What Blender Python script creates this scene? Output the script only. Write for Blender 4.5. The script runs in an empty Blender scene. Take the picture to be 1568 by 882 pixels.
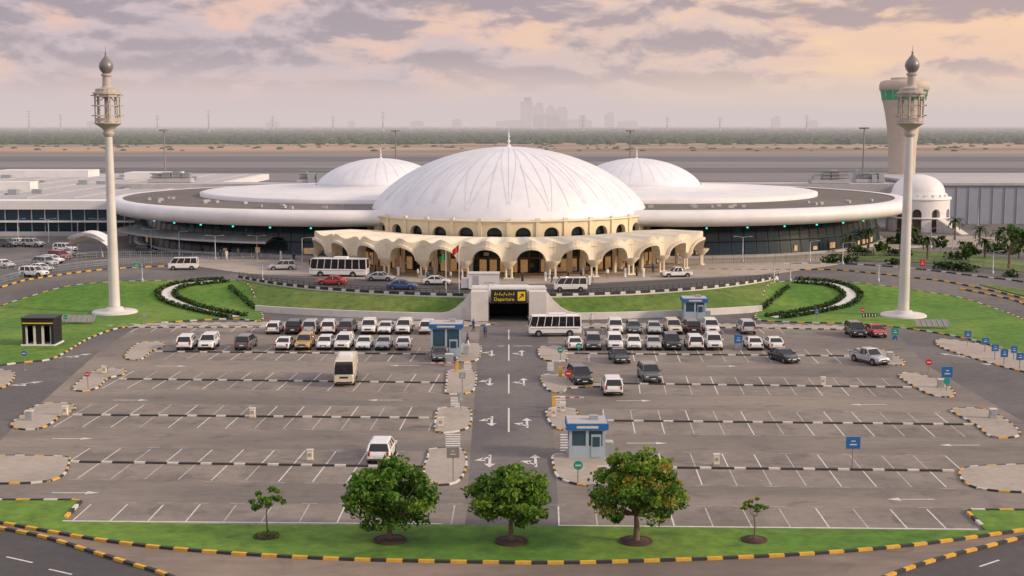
import bpy, math, random
from mathutils import Vector, geometry
R=random.Random(11)
# ---------------------------------------------------------------- camera model / survey
F=2064.0; CX=779.0; CY=441.0; H=27.0; P=math.atan(251/2064)
scene=bpy.context.scene
def sst(t):
    t=max(0,min(1,t)); return t*t*(3-2*t)
def yt(x):
    ax=min(abs(x),43); return 242-math.sqrt(51*51-ax*ax)
def yb(x):
    ax=abs(x)
    a=min(ax,43); b=270-math.sqrt(85*85-a*a)+.5
    return b-(max(0,ax-43))*.12
def h(x,y):
    return 2.2*sst((y-yb(x))/(yt(x)-yb(x)))
def ray(u,v):
    dx=(u-CX)/F; dy=(v-CY)/F
    return Vector((dx, math.cos(P)-math.sin(P)*dy, -math.sin(P)-math.cos(P)*dy))
def G(u,v):
    d=ray(u,v); t0=(2.2-H)/d.z; t1=(0-H)/d.z
    for i in range(161):
        t=t0+(t1-t0)*i/160
        x=d.x*t;y=d.y*t;z=H+d.z*t
        if z<=h(x,y)+1e-4: return (x,y)
    return (d.x*t1,d.y*t1)
def cr(pts,n=6,closed=False):
    out=[];N=len(pts)
    for i in range(N if closed else N-1):
        if closed: p=[pts[(i+k-1)%N] for k in range(4)]
        else: p=[pts[max(0,min(N-1,i+k-1))] for k in range(4)]
        for j in range(n):
            t=j/n
            out.append(tuple(.5*((2*p[1][a])+(-p[0][a]+p[2][a])*t+(2*p[0][a]-5*p[1][a]+4*p[2][a]-p[3][a])*t*t+(-p[0][a]+3*p[1][a]-3*p[2][a]+p[3][a])*t**3) for a in (0,1)))
    if not closed: out.append(tuple(pts[-1]))
    return out
def GP(pts,n=0,closed=False):
    q=[G(*p) for p in pts]
    return cr(q,n,closed) if n else q
# ---------------------------------------------------------------- materials
M={}
def mk(name,col,rough=.8,var=.12,scale=.6,metal=0,bump=0,big=None,bigcol=None,spec=.5,emit=None,obcol=False,coat=0,trans=0,stretch=None,bigamt=.6,stain=0):
    m=bpy.data.materials.new(name); m.use_nodes=True; nt=m.node_tree; N=nt.nodes; L=nt.links
    b=N['Principled BSDF']; b.inputs['Roughness'].default_value=rough; b.inputs['Metallic'].default_value=metal
    b.inputs['Specular IOR Level'].default_value=spec
    b.inputs['Coat Weight'].default_value=coat
    geo=N.new('ShaderNodeNewGeometry')
    mp=N.new('ShaderNodeMapping'); L.new(geo.outputs['Position'],mp.inputs[0])
    if stretch: mp.inputs['Scale'].default_value=stretch
    nz=N.new('ShaderNodeTexNoise'); nz.inputs['Scale'].default_value=scale; nz.inputs['Detail'].default_value=6; nz.inputs['Roughness'].default_value=.65
    L.new(mp.outputs[0],nz.inputs['Vector'])
    mr=N.new('ShaderNodeMapRange'); mr.inputs[1].default_value=.3; mr.inputs[2].default_value=.7; mr.inputs[3].default_value=1-var; mr.inputs[4].default_value=1+var
    L.new(nz.outputs['Fac'],mr.inputs[0]); vout=mr.outputs[0]
    if stain:
        n3=N.new('ShaderNodeTexNoise'); n3.inputs['Scale'].default_value=.42; n3.inputs['Detail'].default_value=3; n3.inputs['Distortion'].default_value=.6
        L.new(geo.outputs['Position'],n3.inputs['Vector'])
        r3=N.new('ShaderNodeMapRange'); r3.inputs[1].default_value=.58; r3.inputs[2].default_value=.74; r3.inputs[3].default_value=1; r3.inputs[4].default_value=1-stain
        L.new(n3.outputs['Fac'],r3.inputs[0])
        mm=N.new('ShaderNodeMath'); mm.operation='MULTIPLY'; L.new(vout,mm.inputs[0]); L.new(r3.outputs[0],mm.inputs[1]); vout=mm.outputs[0]
    if obcol:
        oi=N.new('ShaderNodeObjectInfo'); src=oi.outputs['Color']
    else:
        rg=N.new('ShaderNodeRGB'); rg.outputs[0].default_value=(*col,1); src=rg.outputs[0]
    if big:
        n2=N.new('ShaderNodeTexNoise'); n2.inputs['Scale'].default_value=big; n2.inputs['Detail'].default_value=5; n2.inputs['Distortion'].default_value=.4
        L.new(mp.outputs[0],n2.inputs['Vector'])
        r2=N.new('ShaderNodeMapRange'); r2.inputs[1].default_value=.4; r2.inputs[2].default_value=.65; r2.inputs[4].default_value=bigamt
        L.new(n2.outputs['Fac'],r2.inputs[0])
        mx=N.new('ShaderNodeMix'); mx.data_type='RGBA'; mx.inputs[7].default_value=(*bigcol,1)
        L.new(r2.outputs[0],mx.inputs[0]); L.new(src,mx.inputs[6]); src=mx.outputs[2]
    vm=N.new('ShaderNodeVectorMath'); vm.operation='SCALE'
    L.new(src,vm.inputs[0]); L.new(vout,vm.inputs['Scale']); L.new(vm.outputs[0],b.inputs['Base Color'])
    if bump:
        bp=N.new('ShaderNodeBump'); bp.inputs['Strength'].default_value=bump; bp.inputs['Distance'].default_value=.05
        L.new(nz.outputs['Fac'],bp.inputs['Height']); L.new(bp.outputs[0],b.inputs['Normal'])
    if emit:
        b.inputs['Emission Color'].default_value=(*emit[0],1); b.inputs['Emission Strength'].default_value=emit[1]
    if trans:
        out=N['Material Output']; tr=N.new('ShaderNodeBsdfTranslucent'); ms=N.new('ShaderNodeMixShader'); ms.inputs[0].default_value=trans
        L.new(vm.outputs[0],tr.inputs[0]); L.new(b.outputs[0],ms.inputs[1]); L.new(tr.outputs[0],ms.inputs[2]); L.new(ms.outputs[0],out.inputs[0])
    M[name]=m; return m
mk('asphalt',(.108,.100,.100),.9,.14,1.2,big=.07,bigcol=(.185,.166,.15),bump=.1,stain=.2,bigamt=.8)
mk('asphalt_fore',(.066,.062,.064),.9,.14,1.2,big=.1,bigcol=(.10,.092,.088))
mk('lot',(.165,.144,.128),.9,.14,1.6,big=.09,bigcol=(.275,.23,.19),stretch=(.35,1,1),bigamt=.9,stain=.28)
mk('stall',(.25,.212,.18),.9,.15,1.1,big=.16,bigcol=(.155,.135,.12),bigamt=.85,stain=.35)
mk('paving',(.40,.345,.29),.85,.12,1.5,big=.12,bigcol=(.30,.25,.21),stain=.15)
mk('sandpave',(.25,.195,.155),.95,.18,.8,big=.1,bigcol=(.14,.115,.097),stretch=(.4,1,1),bigamt=.85,stain=.2)
mk('paint',(.62,.60,.56),.7,.25,2.5)
mk('paint_worn',(.43,.40,.37),.8,.32,2.0)
mk('kwhite',(.62,.59,.54),.7,.15,2)
mk('kblack',(.035,.033,.033),.7,.2,2)
mk('kyellow',(.68,.38,.04),.7,.18,2)
mk('grass',(.075,.18,.014),.95,.32,.9,bump=.6,big=.07,bigcol=(.15,.25,.026),bigamt=.85,stain=.25)
mk('grass2',(.085,.16,.02),.95,.33,.9,bump=.6,big=.09,bigcol=(.16,.20,.045),bigamt=.8,stain=.2)
mk('mulch',(.07,.04,.03),.95,.3,3)
mk('sand',(.44,.27,.17),.95,.25,.03,big=.006,bigcol=(.16,.13,.08),stretch=(.22,1,1),bigamt=.95)
mk('scrub',(.05,.078,.03),.95,.35,.02,big=.003,bigcol=(.15,.12,.075),stretch=(.3,1,1),bigamt=.5)
mk('apron',(.19,.175,.18),.9,.1,.02,big=.005,bigcol=(.26,.23,.22),stretch=(.15,1,1))
mk('runway',(.11,.105,.115),.9,.1,.02)
mk('membrane',(.80,.80,.83),.45,.05,.5,big=.1,bigcol=(.71,.71,.75),bigamt=.7)
mk('seam',(.65,.65,.69),.6,.08,1)
mk('white',(.78,.76,.76),.5,.05,.4,big=.15,bigcol=(.70,.68,.67))
mk('whitewall',(.70,.67,.64),.7,.08,.6,big=.3,bigcol=(.56,.52,.48),bigamt=.5,stain=.15)
mk('cream',(.76,.68,.53),.75,.07,.6,big=.2,bigcol=(.66,.58,.44))
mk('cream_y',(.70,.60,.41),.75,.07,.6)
mk('roofbrown',(.14,.122,.11),.9,.12,.3,big=.05,bigcol=(.20,.175,.16),stain=.15)
mk('roofgrey',(.42,.41,.42),.85,.08,.3,big=.03,bigcol=(.5,.47,.45),stain=.15)
mk('glass',(.007,.022,.028),.16,.1,.3,spec=.35)
mk('mullion',(.02,.035,.04),.5,.1,1)
mk('glass_blue',(.03,.075,.11),.15,.1,.3,spec=.5)
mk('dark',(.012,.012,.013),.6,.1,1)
mk('interior',(.12,.085,.055),.8,.3,.5)
mk('warm_light',(.9,.7,.4),.5,0,1,emit=((1,.62,.26),6.0))
mk('room_glow',(.5,.35,.2),.8,.3,1.5,emit=((1,.55,.22),.16))  # self-glowing strips imitate warm-lit rooms behind the glazing
mk('metal',(.45,.45,.46),.4,.06,1,metal=.6)
mk('alu',(.36,.39,.42),.45,.06,1,metal=.3)
mk('pole',(.24,.225,.21),.5,.08,1)
mk('minaret',(.46,.40,.355),.6,.09,.8)
mk('minaret_w',(.64,.61,.59),.55,.06,.5,big=.3,bigcol=(.55,.51,.48))
mk('onion',(.22,.205,.21),.4,.1,2,metal=.3)
mk('tower',(.52,.44,.36),.7,.06,.3)
mk('green_glass',(.03,.22,.13),.15,.1,1,emit=((.05,.5,.25),.12))  # cab glass, with a faint green glow added to its colour
mk('teal_light',(.1,.8,.7),.5,0,1,emit=((.05,.85,.7),1.4))
mk('hangar',(.30,.33,.39),.6,.06,.3)
mk('kiosk',(.36,.45,.50),.5,.06,1)
mk('blue',(.015,.13,.38),.45,.06,1)
mk('sgreen',(.01,.28,.22),.5,.05,1)
mk('red',(.5,.02,.02),.5,.05,1)
mk('yellow',(.85,.6,.02),.5,.03,1)
mk('flag_green',(.02,.2,.06),.7,.05,1)
mk('paintcar',(.8,.8,.8),.28,.0,1,obcol=True,coat=.6)
mk('tyre',(.018,.018,.018),.85,.1,3)
mk('hub',(.35,.35,.36),.35,.05,3,metal=.7)
mk('carglass',(.012,.014,.017),.06,0,1,spec=.7)
mk('lamp',(.7,.72,.75),.15,0,1)
mk('tail',(.4,.01,.01),.3,0,1)
mk('trim',(.03,.03,.032),.6,0,1)
mk('bark',(.17,.12,.085),.9,.2,4,bump=.5)
mk('leafA',(.07,.175,.014),.65,.3,1.2,trans=.35)
mk('leafB',(.15,.27,.02),.65,.3,1.2,trans=.35)
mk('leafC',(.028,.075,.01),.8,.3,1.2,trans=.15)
mk('leafY',(.34,.27,.03),.65,.3,1.2,trans=.35)
mk('palmleaf',(.05,.085,.02),.7,.3,1.2,trans=.15)
mk('hedgeA',(.025,.052,.010),.8,.3,1.2); mk('hedgeB',(.05,.09,.016),.8,.3,1.2)
mk('farleaf',(.025,.062,.018),.9,.4,.03)
mk('skin',(.30,.17,.11),.6,.05,2)
mk('hair',(.015,.012,.01),.7,.05,2)
mk('robe',(.75,.74,.72),.8,.05,2)
mk('shirt_blue',(.05,.1,.25),.8,.05,2)
mk('cloth_dark',(.02,.02,.025),.8,.05,2)
mk('khaki',(.25,.2,.13),.8,.05,2)
mk('skyline',(.33,.31,.32),.8,.05,.01)
# ---------------------------------------------------------------- mesh builder
class MB:
    def __init__(s): s.v=[];s.f=[];s.m=[];s.sm=[]
    def add(s,vs,fs,mat,smooth=False):
        o=len(s.v); s.v+= [tuple(p) for p in vs]
        for f in fs: s.f.append(tuple(i+o for i in f)); s.m.append(mat); s.sm.append(smooth)
    def box(s,cx,cy,z0,sx,sy,sz,mat,rot=0,tx=1,ty=1):
        c,sn=math.cos(rot),math.sin(rot); vs=[]
        for z,kx,ky in((z0,1,1),(z0+sz,tx,ty)):
            for a,b in((-1,-1),(1,-1),(1,1),(-1,1)):
                x=a*sx/2*kx;y=b*sy/2*ky
                vs.append((cx+x*c-y*sn,cy+x*sn+y*c,z))
        s.add(vs,[(3,2,1,0),(4,5,6,7),(0,1,5,4),(1,2,6,5),(2,3,7,6),(3,0,4,7)],mat)
    def lathe(s,prof,n,cx,cy,mat,smooth=True,a0=0,a1=2*math.pi,cap=False):
        full=abs(a1-a0-2*math.pi)<1e-6; k=n if full else n+1; vs=[]
        for r,z in prof:
            for i in range(k):
                a=a0+(a1-a0)*i/n; vs.append((cx+r*math.sin(a),cy-r*math.cos(a),z))
        fs=[]
        for j in range(len(prof)-1):
            for i in range(n):
                i2=(i+1)%k
                fs.append((j*k+i,j*k+i2,(j+1)*k+i2,(j+1)*k+i))
        s.add(vs,fs,mat,smooth)
        if cap:
            o=(len(prof)-1)*k; s.add(vs[o:o+k],[tuple(range(k))],mat)
    def cyl(s,cx,cy,z0,z1,r0,r1,n,mat,smooth=True): s.lathe([(r0,z0),(r1,z1)],n,cx,cy,mat,smooth,cap=True)
    def tube(s,p,q,r0,r1,n,mat,smooth=True):
        p=Vector(p);q=Vector(q);d=(q-p)
        if d.length<1e-6:return
        d.normalize(); a=d.orthogonal().normalized(); b=d.cross(a); vs=[]
        for c,r in((p,r0),(q,r1)):
            for i in range(n):
                t=2*math.pi*i/n; vs.append(c+a*math.cos(t)*r+b*math.sin(t)*r)
        fs=[(i,(i+1)%n,n+(i+1)%n,n+i) for i in range(n)]
        s.add(vs,fs,mat,smooth); s.add(vs,[tuple(range(n-1,-1,-1)),tuple(range(n,2*n))],mat)
    def quad(s,a,b,c,d,mat): s.add([a,b,c,d],[(0,1,2,3)],mat)
    def obj(s,name,parent=None,loc=(0,0,0),rot=0,scale=None):
        me=s.mesh(name); return inst(me,name,loc,rot,parent,scale)
    def mesh(s,name):
        me=bpy.data.meshes.new(name); me.from_pydata(s.v,[],s.f)
        names=sorted(set(s.m)); idx={n:i for i,n in enumerate(names)}
        for n in names: me.materials.append(M[n])
        me.polygons.foreach_set('material_index',[idx[a] for a in s.m])
        me.polygons.foreach_set('use_smooth',s.sm); me.update(); return me
def inst(me,name,loc=(0,0,0),rot=0,parent=None,scale=None,color=None):
    o=bpy.data.objects.new(name,me); scene.collection.objects.link(o); o.location=loc; o.rotation_euler=(0,0,rot)
    if scale: o.scale=(scale,)*3 if not isinstance(scale,tuple) else scale
    if parent: o.parent=parent
    if color: o.color=(*color,1)
    return o
def empty(name,loc=(0,0,0),scale=1,rot=0):
    o=bpy.data.objects.new(name,None); scene.collection.objects.link(o); o.location=loc; o.scale=(scale,)*3; o.rotation_euler=(0,0,rot); o.empty_display_size=.5; return o
def pip(x,y,poly):
    c=False;n=len(poly)
    for i in range(n):
        x1,y1=poly[i];x2,y2=poly[(i+1)%n]
        if (y1>y)!=(y2>y) and x<(x2-x1)*(y-y1)/(y2-y1)+x1: c=not c
    return c
def drape(mb,poly,dz,mat,cell=2.5,side=0):
    n=len(poly); vs=[Vector(p) for p in poly]
    xs=[p[0] for p in poly];ys=[p[1] for p in poly]
    if cell:
        y=min(ys)+cell/2
        while y<max(ys):
            x=min(xs)+cell/2
            while x<max(xs):
                if pip(x,y,poly): vs.append(Vector((x+.01*math.sin(y),y)))
                x+=cell
            y+=cell
    r=geometry.delaunay_2d_cdt(vs,[],[list(range(n))],1,1e-4)
    V=[(p.x,p.y,h(p.x,p.y)+dz) for p in r[0]]; Fc=[]
    for f in r[2]:
        a,b,c=[V[i] for i in f[:3]]
        if (b[0]-a[0])*(c[1]-a[1])-(b[1]-a[1])*(c[0]-a[0])<0: f=f[::-1]
        Fc.append(tuple(f))
    mb.add(V,Fc,mat)
    if side:
        for i in range(n):
            p=poly[i];q=poly[(i+1)%n]
            a=h(*p);b=h(*q)
            mb.quad((*p,a+dz-side),(*q,b+dz-side),(*q,b+dz),(*p,a+dz),mat)
def resample(pts,seg):
    out=[pts[0]];acc=0
    for i in range(len(pts)-1):
        p=Vector(pts[i]);q=Vector(pts[i+1]);L=(q-p).length;
        if L<1e-6: continue
        t=seg-acc
        while t<=L:
            r=p.lerp(q,t/L); out.append((r.x,r.y)); t+=seg
        acc=(acc+L)%seg if (acc+L)>=seg else acc+L
    return out
def kerb(mb,pts,mats,seg=1.0,w=.28,hh=.16,zoff=0,closed=False):
    if closed: pts=list(pts)+[pts[0]]
    p=resample(pts,seg)
    if len(p)<2:return
    N=len(p);off=[]
    for i in range(N):
        a=Vector(p[max(0,i-1)]);b=Vector(p[min(N-1,i+1)]);d=(b-a)
        d=d.normalized() if d.length>0 else Vector((1,0)); off.append((-d.y*w/2,d.x*w/2))
    for i in range(N-1):
        a=p[i];b=p[i+1];oa=off[i];ob=off[i+1];za=h(*a)+zoff;zb=h(*b)+zoff
        L1=(a[0]+oa[0],a[1]+oa[1]);R1=(a[0]-oa[0],a[1]-oa[1]);L2=(b[0]+ob[0],b[1]+ob[1]);R2=(b[0]-ob[0],b[1]-ob[1])
        vs=[(*L1,za-.1),(*R1,za-.1),(*R2,zb-.1),(*L2,zb-.1),(*L1,za+hh),(*R1,za+hh),(*R2,zb+hh),(*L2,zb+hh)]
        mb.add(vs,[(4,5,6,7),(1,2,6,5),(3,0,4,7),(0,1,5,4),(2,3,7,6)],mats[i%len(mats)])
YB=['kyellow','kblack']; WB=['kwhite','kblack','kblack']
YBW=['kyellow','kblack','kwhite','kblack']; ISL=['kwhite','kblack','kwhite','kwhite','kblack','kyellow','kblack']
# ---------------------------------------------------------------- ground
mb=MB()
xs=[-30000,-6000,-1500,-400,-160,160,400,1500,6000,30000]; ys=[-2000,40,300,345,500,1000,1130,1800,3500,6000,12000,40000]
V=[]
for y in ys:
    for x in xs: V.append((x,y,-.35 if y<=300 else 2.1))
nx=len(xs)
for j in range(len(ys)-1):
    for i in range(nx-1):
        a=j*nx+i; mb.add([V[a],V[a+1],V[a+nx+1],V[a+nx]],[(0,1,2,3)],'scrub' if ys[j]>=1800 or ys[j]<300 else 'sand')
mb.obj('ground')
mb=MB(); st=1.5
x0,x1,y0,y1=-165,165,55.5,340.5
nx=int((x1-x0)/st)+1; ny=int((y1-y0)/st)+1
V=[(x0+i*st,y0+j*st,h(x0+i*st,y0+j*st)) for j in range(ny) for i in range(nx)]
Fa=[]
for j in range(ny-1):
    for i in range(nx-1):
        cx=x0+(i+.5)*st;cy=y0+(j+.5)*st
        if abs(cx)<3.6 and 184.9<cy<192: continue
        a=j*nx+i; Fa.append((a,a+1,a+nx+1,a+nx))
mb.add(V,Fa,'asphalt',True); mb.obj('asphalt_road')
mb=MB()
mb.quad((-900,340,2.2),(900,340,2.2),(2000,1130,2.2),(-2000,1130,2.2),'apron')
mb.quad((-2500,700,2.24),(2500,690,2.24),(2500,770,2.24),(-2500,780,2.24),'runway')
mb.quad((-2500,900,2.24),(2500,905,2.24),(2500,1040,2.24),(-2500,1040,2.24),'runway')
mb.quad((-2500,738,2.28),(2500,730,2.28),(2500,731.5,2.28),(-2500,739.5,2.28),'paint_worn')
mb.quad((-2500,560,2.24),(2500,560,2.24),(2500,590,2.24),(-2500,590,2.24),'runway')
mb.obj('runway_apron')
mb=MB()
drape(mb,GP([(735,500),(205,503),(150,540),(20,655),(-60,735),(95,800),(712,804)]),.006,'lot',0)
drape(mb,GP([(838,502),(1370,508),(1420,560),(1600,665),(1640,760),(1510,812),(856,806)]),.006,'lot',0)
mb.obj('parking_lot')
mk_=MB(); kb=MB()
def line(p,q,w,mat,z=.022):
    p=Vector(p);q=Vector(q);d=(q-p).normalized();o=Vector((-d.y,d.x))*w/2
    pts=[p-o,q-o,q+o,p+o]
    mk_.add([(a.x,a.y,h(a.x,a.y)+z) for a in pts],[(0,1,2,3)],mat)
def row(A,B,up=1,dn=1,k=True,step=2.6):
    a=Vector(G(*A));b=Vector(G(*B));L=(b-a).length;d=(b-a)/L;n=Vector((-d.y,d.x))
    if n.y<0:n=-n
    for sgn,on in((1,up),(-1,dn)):
        if not on: continue
        p0=a+n*sgn*.15;p1=b+n*sgn*.15
        q=[p0,p1,p1+n*sgn*5.1,p0+n*sgn*5.1]
        if sgn<0:q=q[::-1]
        mk_.add([(v.x,v.y,.013) for v in q],[(0,1,2,3)],'stall')
        i=0
        while i*step<L:
            s=a+d*(i*step)
            line(s+n*sgn*.2,s+n*sgn*R.uniform(4.7,5.0),.11,'paint' if R.random()<.6 else 'paint_worn')
            e=s+n*sgn*5.2
            if R.random()<.85: line(e-d*.55,e+d*.55,.10,'paint_worn')
            i+=1
    if k: kerb(kb,[tuple(a),tuple(b)],WB,.9,.28,.14)
row((105,803),(712,805),1,0,False); kerb(kb,GP([(95,800),(712,805)]),['kwhite'],2,.2,.12)
row((856,807),(1508,812),1,0,False); kerb(kb,GP([(856,807),(1510,813)]),['kwhite'],2,.2,.12)
row((105,708),(655,716)); row((914,716),(1475,722))
row((112,636),(668,641)); row((925,645),(1492,651))
row((182,581),(690,587)); row((940,588),(1400,594))
row((238,539),(655,543)); row((868,542),(1315,546))
row((215,500),(655,499),0,1); row((862,502),(1215,503),0,1)
kb.obj('painted_kerb')
def arrow(u,v,rot,kind='s',sc=1.0):
    x,y=G(u,v);c,s=math.cos(rot),math.sin(rot)
    def T(l): return [(x+(a*c-b*s)*sc,y+(a*s+b*c)*sc,h(x,y)+.024) for a,b in l]
    mk_.add(T([(-.11,-1.9),(.11,-1.9),(.11,.9),(-.11,.9)]),[(0,1,2,3)],'paint')
    if kind in('s','sl','sr'): mk_.add(T([(-.45,.9),(.45,.9),(0,2.0)]),[(0,1,2)],'paint')
    for kk,sg in(('l',-1),('r',1)):
        if kind.endswith(kk):
            mk_.add(T([(0,-1.5),(sg*.62,-.55),(sg*.62,-.2),(0,-1.05)][::sg]),[(0,1,2,3)],'paint')
            mk_.add(T([(sg*.55,-1.0),(sg*1.2,-.1),(sg*.3,.15)][::sg]),[(0,1,2)],'paint')
pi=math.pi
for u,v,k,r in [(753,541,'sr',pi),(799,541,'sl',0),(750,585,'sr',pi),(802,585,'sl',0),(753,645,'sr',pi),(807,648,'sl',0),(750,706,'sr',pi),(820,706,'sl',0)]:
    arrow(u,v,r,k,1.05)
for u,v,r in [(110,672,-pi/2),(200,613,-pi/2),(262,561,-pi/2),(990,679,-pi/2),(970,614,-pi/2),(1395,765,pi/2),(1470,682,pi/2),(115,755,-pi/2),(1105,561,-pi/2),(620,560,pi/2),(590,613,pi/2),(1330,620,pi/2)]:
    arrow(u,v,r,'s',.9)
for u,v,r in[(115,545,-.8),(35,588,-.9),(1462,545,.6),(1530,560,.9)]: arrow(u,v,r,'sr',1.1)
for a,b in((528,553),(573,603),(625,662)):
    line(G(779,a),G(779,b),.17,'paint')
line(G(779,505),G(779,520),.17,'paint')
for (u,v,u2) in((762,530,772),(786,530,815)): line(G(u,v),G(u2,v),.3,'paint')
def zebra(u0,u1,v0,v1,n=7):
    for i in range(n):
        v=v0+(v1-v0)*(i+.5)/n
        a=G(u0,v);b=G(u1,v); line(a,b,.42,'paint')
for z in [(682,705,664,688),(858,874,664,692),(690,704,608,624),(848,866,606,624),(710,722,555,568),(838,848,554,568)]: zebra(*z)
for q in ([(10,853),(50,862)],[(75,872),(110,880)],[(1500,868),(1530,858)]): line(G(*q[0]),G(*q[1]),.16,'paint')
for u in range(-20,260,36): line(G(u+3,676-0.2*u*.2),G(u+20,676-.2*u*.2),.1,'paint_worn')
mk_.obj('road_markings')
# ---------------------------------------------------------------- islands
def island(px,n=4,mats=ISL,mat='paving',world=None,name='pavement_island',dz=.12,seg=.8):
    mb=MB(); pts=world or GP(px,n,True)
    drape(mb,pts,dz,mat,3,side=.2); kerb(mb,pts,mats,seg,.17,dz+.02,closed=True)
    return mb.obj(name)
for p,mt in [
 ([(657,690),(690,687),(708,690),(714,702),(712,722),(698,740),(672,744),(652,740),(650,715),(656,700)],ISL),
 ([(674,627),(716,626),(722,640),(716,656),(690,663),(668,662),(667,645)],ISL),
 ([(688,569),(725,569),(729,585),(722,601),(700,604),(683,603),(684,587)],ISL),
 ([(704,528),(734,529),(736,542),(728,553),(702,555),(700,543)],ISL),
 ([(850,697),(900,700),(938,704),(948,716),(915,720),(913,744),(885,743),(856,733),(848,715)],ISL),
 ([(840,627),(880,628),(888,640),(925,644),(925,649),(884,654),(860,660),(846,652),(838,640)],ISL),
 ([(832,575),(868,576),(876,586),(940,588),(940,592),(874,595),(862,602),(843,600),(831,588)],ISL),
 ([(828,532),(860,532),(868,543),(866,553),(838,553),(826,545)],ISL),
 ([(17,652),(30,640),(62,620),(105,619),(115,628),(96,634),(80,648),(58,658),(30,658)],YBW),
 ([(112,594),(148,568),(188,566),(190,574),(165,580),(150,594),(128,600)],YBW),
 ([(192,545),(213,526),(248,525),(250,532),(232,538),(218,550),(200,552)],YBW),
 ([(1492,650),(1456,630),(1478,626),(1518,631),(1560,660),(1553,670),(1518,670)],YBW),
 ([(1402,594),(1376,576),(1398,572),(1440,585),(1462,603),(1452,609),(1427,606)],YBW),
 ([(1318,546),(1314,534),(1345,535),(1382,552),(1380,560),(1350,557)],YBW),
 ([(1470,722),(1520,714),(1640,716),(1640,752),(1500,750)],YBW),
 ([(-70,703),(85,700),(106,708),(76,738),(-70,737)],YBW),
 ([(1440,520),(1500,528),(1568,545),(1640,565),(1640,580),(1568,570),(1500,552),(1440,532)],YBW),
 ([(-60,566),(10,568),(22,578),(0,596),(-60,600)],YBW),
 ]:
    island(p,4,mt)
island([(200,497),(430,494),(735,494),(735,499),(640,500),(205,502)],2,['kwhite','kblack'])
island([(838,497),(1100,497),(1290,500),(1290,505),(1100,502),(838,503)],2,['kwhite','kblack'])
# ---------------------------------------------------------------- lawns
def lawn(px,n=4,mat='grass',mats=YBW,world=None,dz=.13):
    mb=MB();pts=world or GP(px,n,True); drape(mb,pts,dz,mat,2,side=.25)
    if mats: kerb(mb,pts,mats,1,.22,dz+.03,closed=True)
    return mb.obj('lawn')
lawn([(372,432),(320,431),(220,431),(120,437),(50,454),(-10,475),(-60,505),(-60,560),(40,555),(85,548),(140,517),(205,499),(345,489),(398,492),(398,476)],4)
lawn([(1182,434),(1240,432),(1300,433),(1400,446),(1490,462),(1560,487),(1640,540),(1568,543),(1500,524),(1420,508),(1320,497),(1210,494),(1160,490),(1162,476)],4)
front=[(-60,768)]+[(125,768),(95,801),(400,806),(715,807),(855,808),(1510,815),(1478,783),(1640,784),(1640,800),(1568,812)]
low=[(1568,813),(1400,836),(1200,852),(900,863),(700,862),(500,857),(300,845),(150,828),(0,802),(-60,795)]
lawn(None,0,'grass',None,world=GP(front)+cr(GP(low),5))
mb=MB(); kerb(mb,cr(GP(low),5),YB,1.0,.26,.18); kerb(mb,GP([(-60,768),(125,768),(95,800)]),YBW,1,.25,.2); kerb(mb,GP([(1640,784),(1478,783),(1510,813)]),YBW,1,.25,.2)
LK=[(-40,803),(60,822),(130,843),(200,865),(250,880),(320,910)]; RK=[(1300,910),(1380,876),(1450,854),(1520,836),(1600,815)]
kerb(mb,cr(GP(LK),5),YB,1.0,.26,.18); kerb(mb,cr(GP(RK),5),YB,1.0,.26,.18)
kerb(mb,cr(GP([(-60,452),(0,441),(60,426),(150,414),(230,409),(320,406)]),5),YB,1.1,.25,.2)
kerb(mb,cr(GP([(1075,413),(1180,414),(1280,414),(1380,424),(1470,436),(1568,458),(1640,480)]),5),YB,1.1,.25,.2)
kerb(mb,cr(GP([(1200,405),(1300,405),(1400,412),(1500,424),(1640,448)]),5),WB,1.1,.25,.2)
kerb(mb,cr(GP([(1470,443),(1530,455),(1568,466),(1640,490)]),4),YB,1,.25,.2)
mb.obj('painted_kerb')
mb=MB()
drape(mb,cr(GP(LK),5)+cr(GP(RK),5)+cr(GP(low),5),.01,'sandpave',0)
mb.obj('pavement')
mb=MB()
drape(mb,cr(GP(LK),5)+GP([(320,960),(-100,960),(-100,800)]),.012,'asphalt_fore',0)
drape(mb,cr(GP(RK),5)+GP([(1700,800),(1700,960),(1300,960)]),.012,'asphalt_fore',0)
mb.obj('access_road')
mb=MB()
pts=[]
for i in range(41):
    x=-43+86*i/40; pts.append((x,yt(x)+.5))
pts+= [(43,222),(30,216),(14,209),(0,206.5),(-14,209),(-30,216),(-43,222)]
drape(mb,pts,.02,'asphalt_fore',4); mb.obj('forecourt_road')
mb=MB()
drape(mb,[(-44,223),(-30,217.5),(-14,210.5),(0,208),(14,210.5),(30,217.5),(44,223),(60,240),(60,262),(-60,262),(-60,240)],.14,'paving',0,side=.2); mb.obj('pavement')
def wallstrip(name,xs_,yf,zb,ztf,th,mat,parent=None):
    mb=MB()
    for i in range(len(xs_)-1):
        a,b=xs_[i],xs_[i+1]
        ya,yb_=yf(a),yf(b)
        z0a,z0b=zb(a),zb(b);z1a,z1b=ztf(a),ztf(b)
        vs=[(a,ya,z0a),(b,yb_,z0b),(b,yb_+th,z0b),(a,ya+th,z0a),(a,ya,z1a),(b,yb_,z1b),(b,yb_+th,z1b),(a,ya+th,z1a)]
        mb.add(vs,[(0,1,5,4),(4,5,6,7),(2,3,7,6),(3,0,4,7),(1,2,6,5)],mat)
    return mb.obj(name,parent)
def leaf(mb,c,s,mat):
    a=Vector((R.gauss(0,1),R.gauss(0,1),R.gauss(0,1))).normalized(); b=a.orthogonal().normalized()
    q=a.cross(b); t=R.random()*6.28; u=(b*math.cos(t)+q*math.sin(t))*s; w=(q*math.cos(t)-b*math.sin(t))*s*.7
    mb.add([c-u,c-w*.9,c+u,c+w],[(0,1,2,3)],mat)
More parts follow.
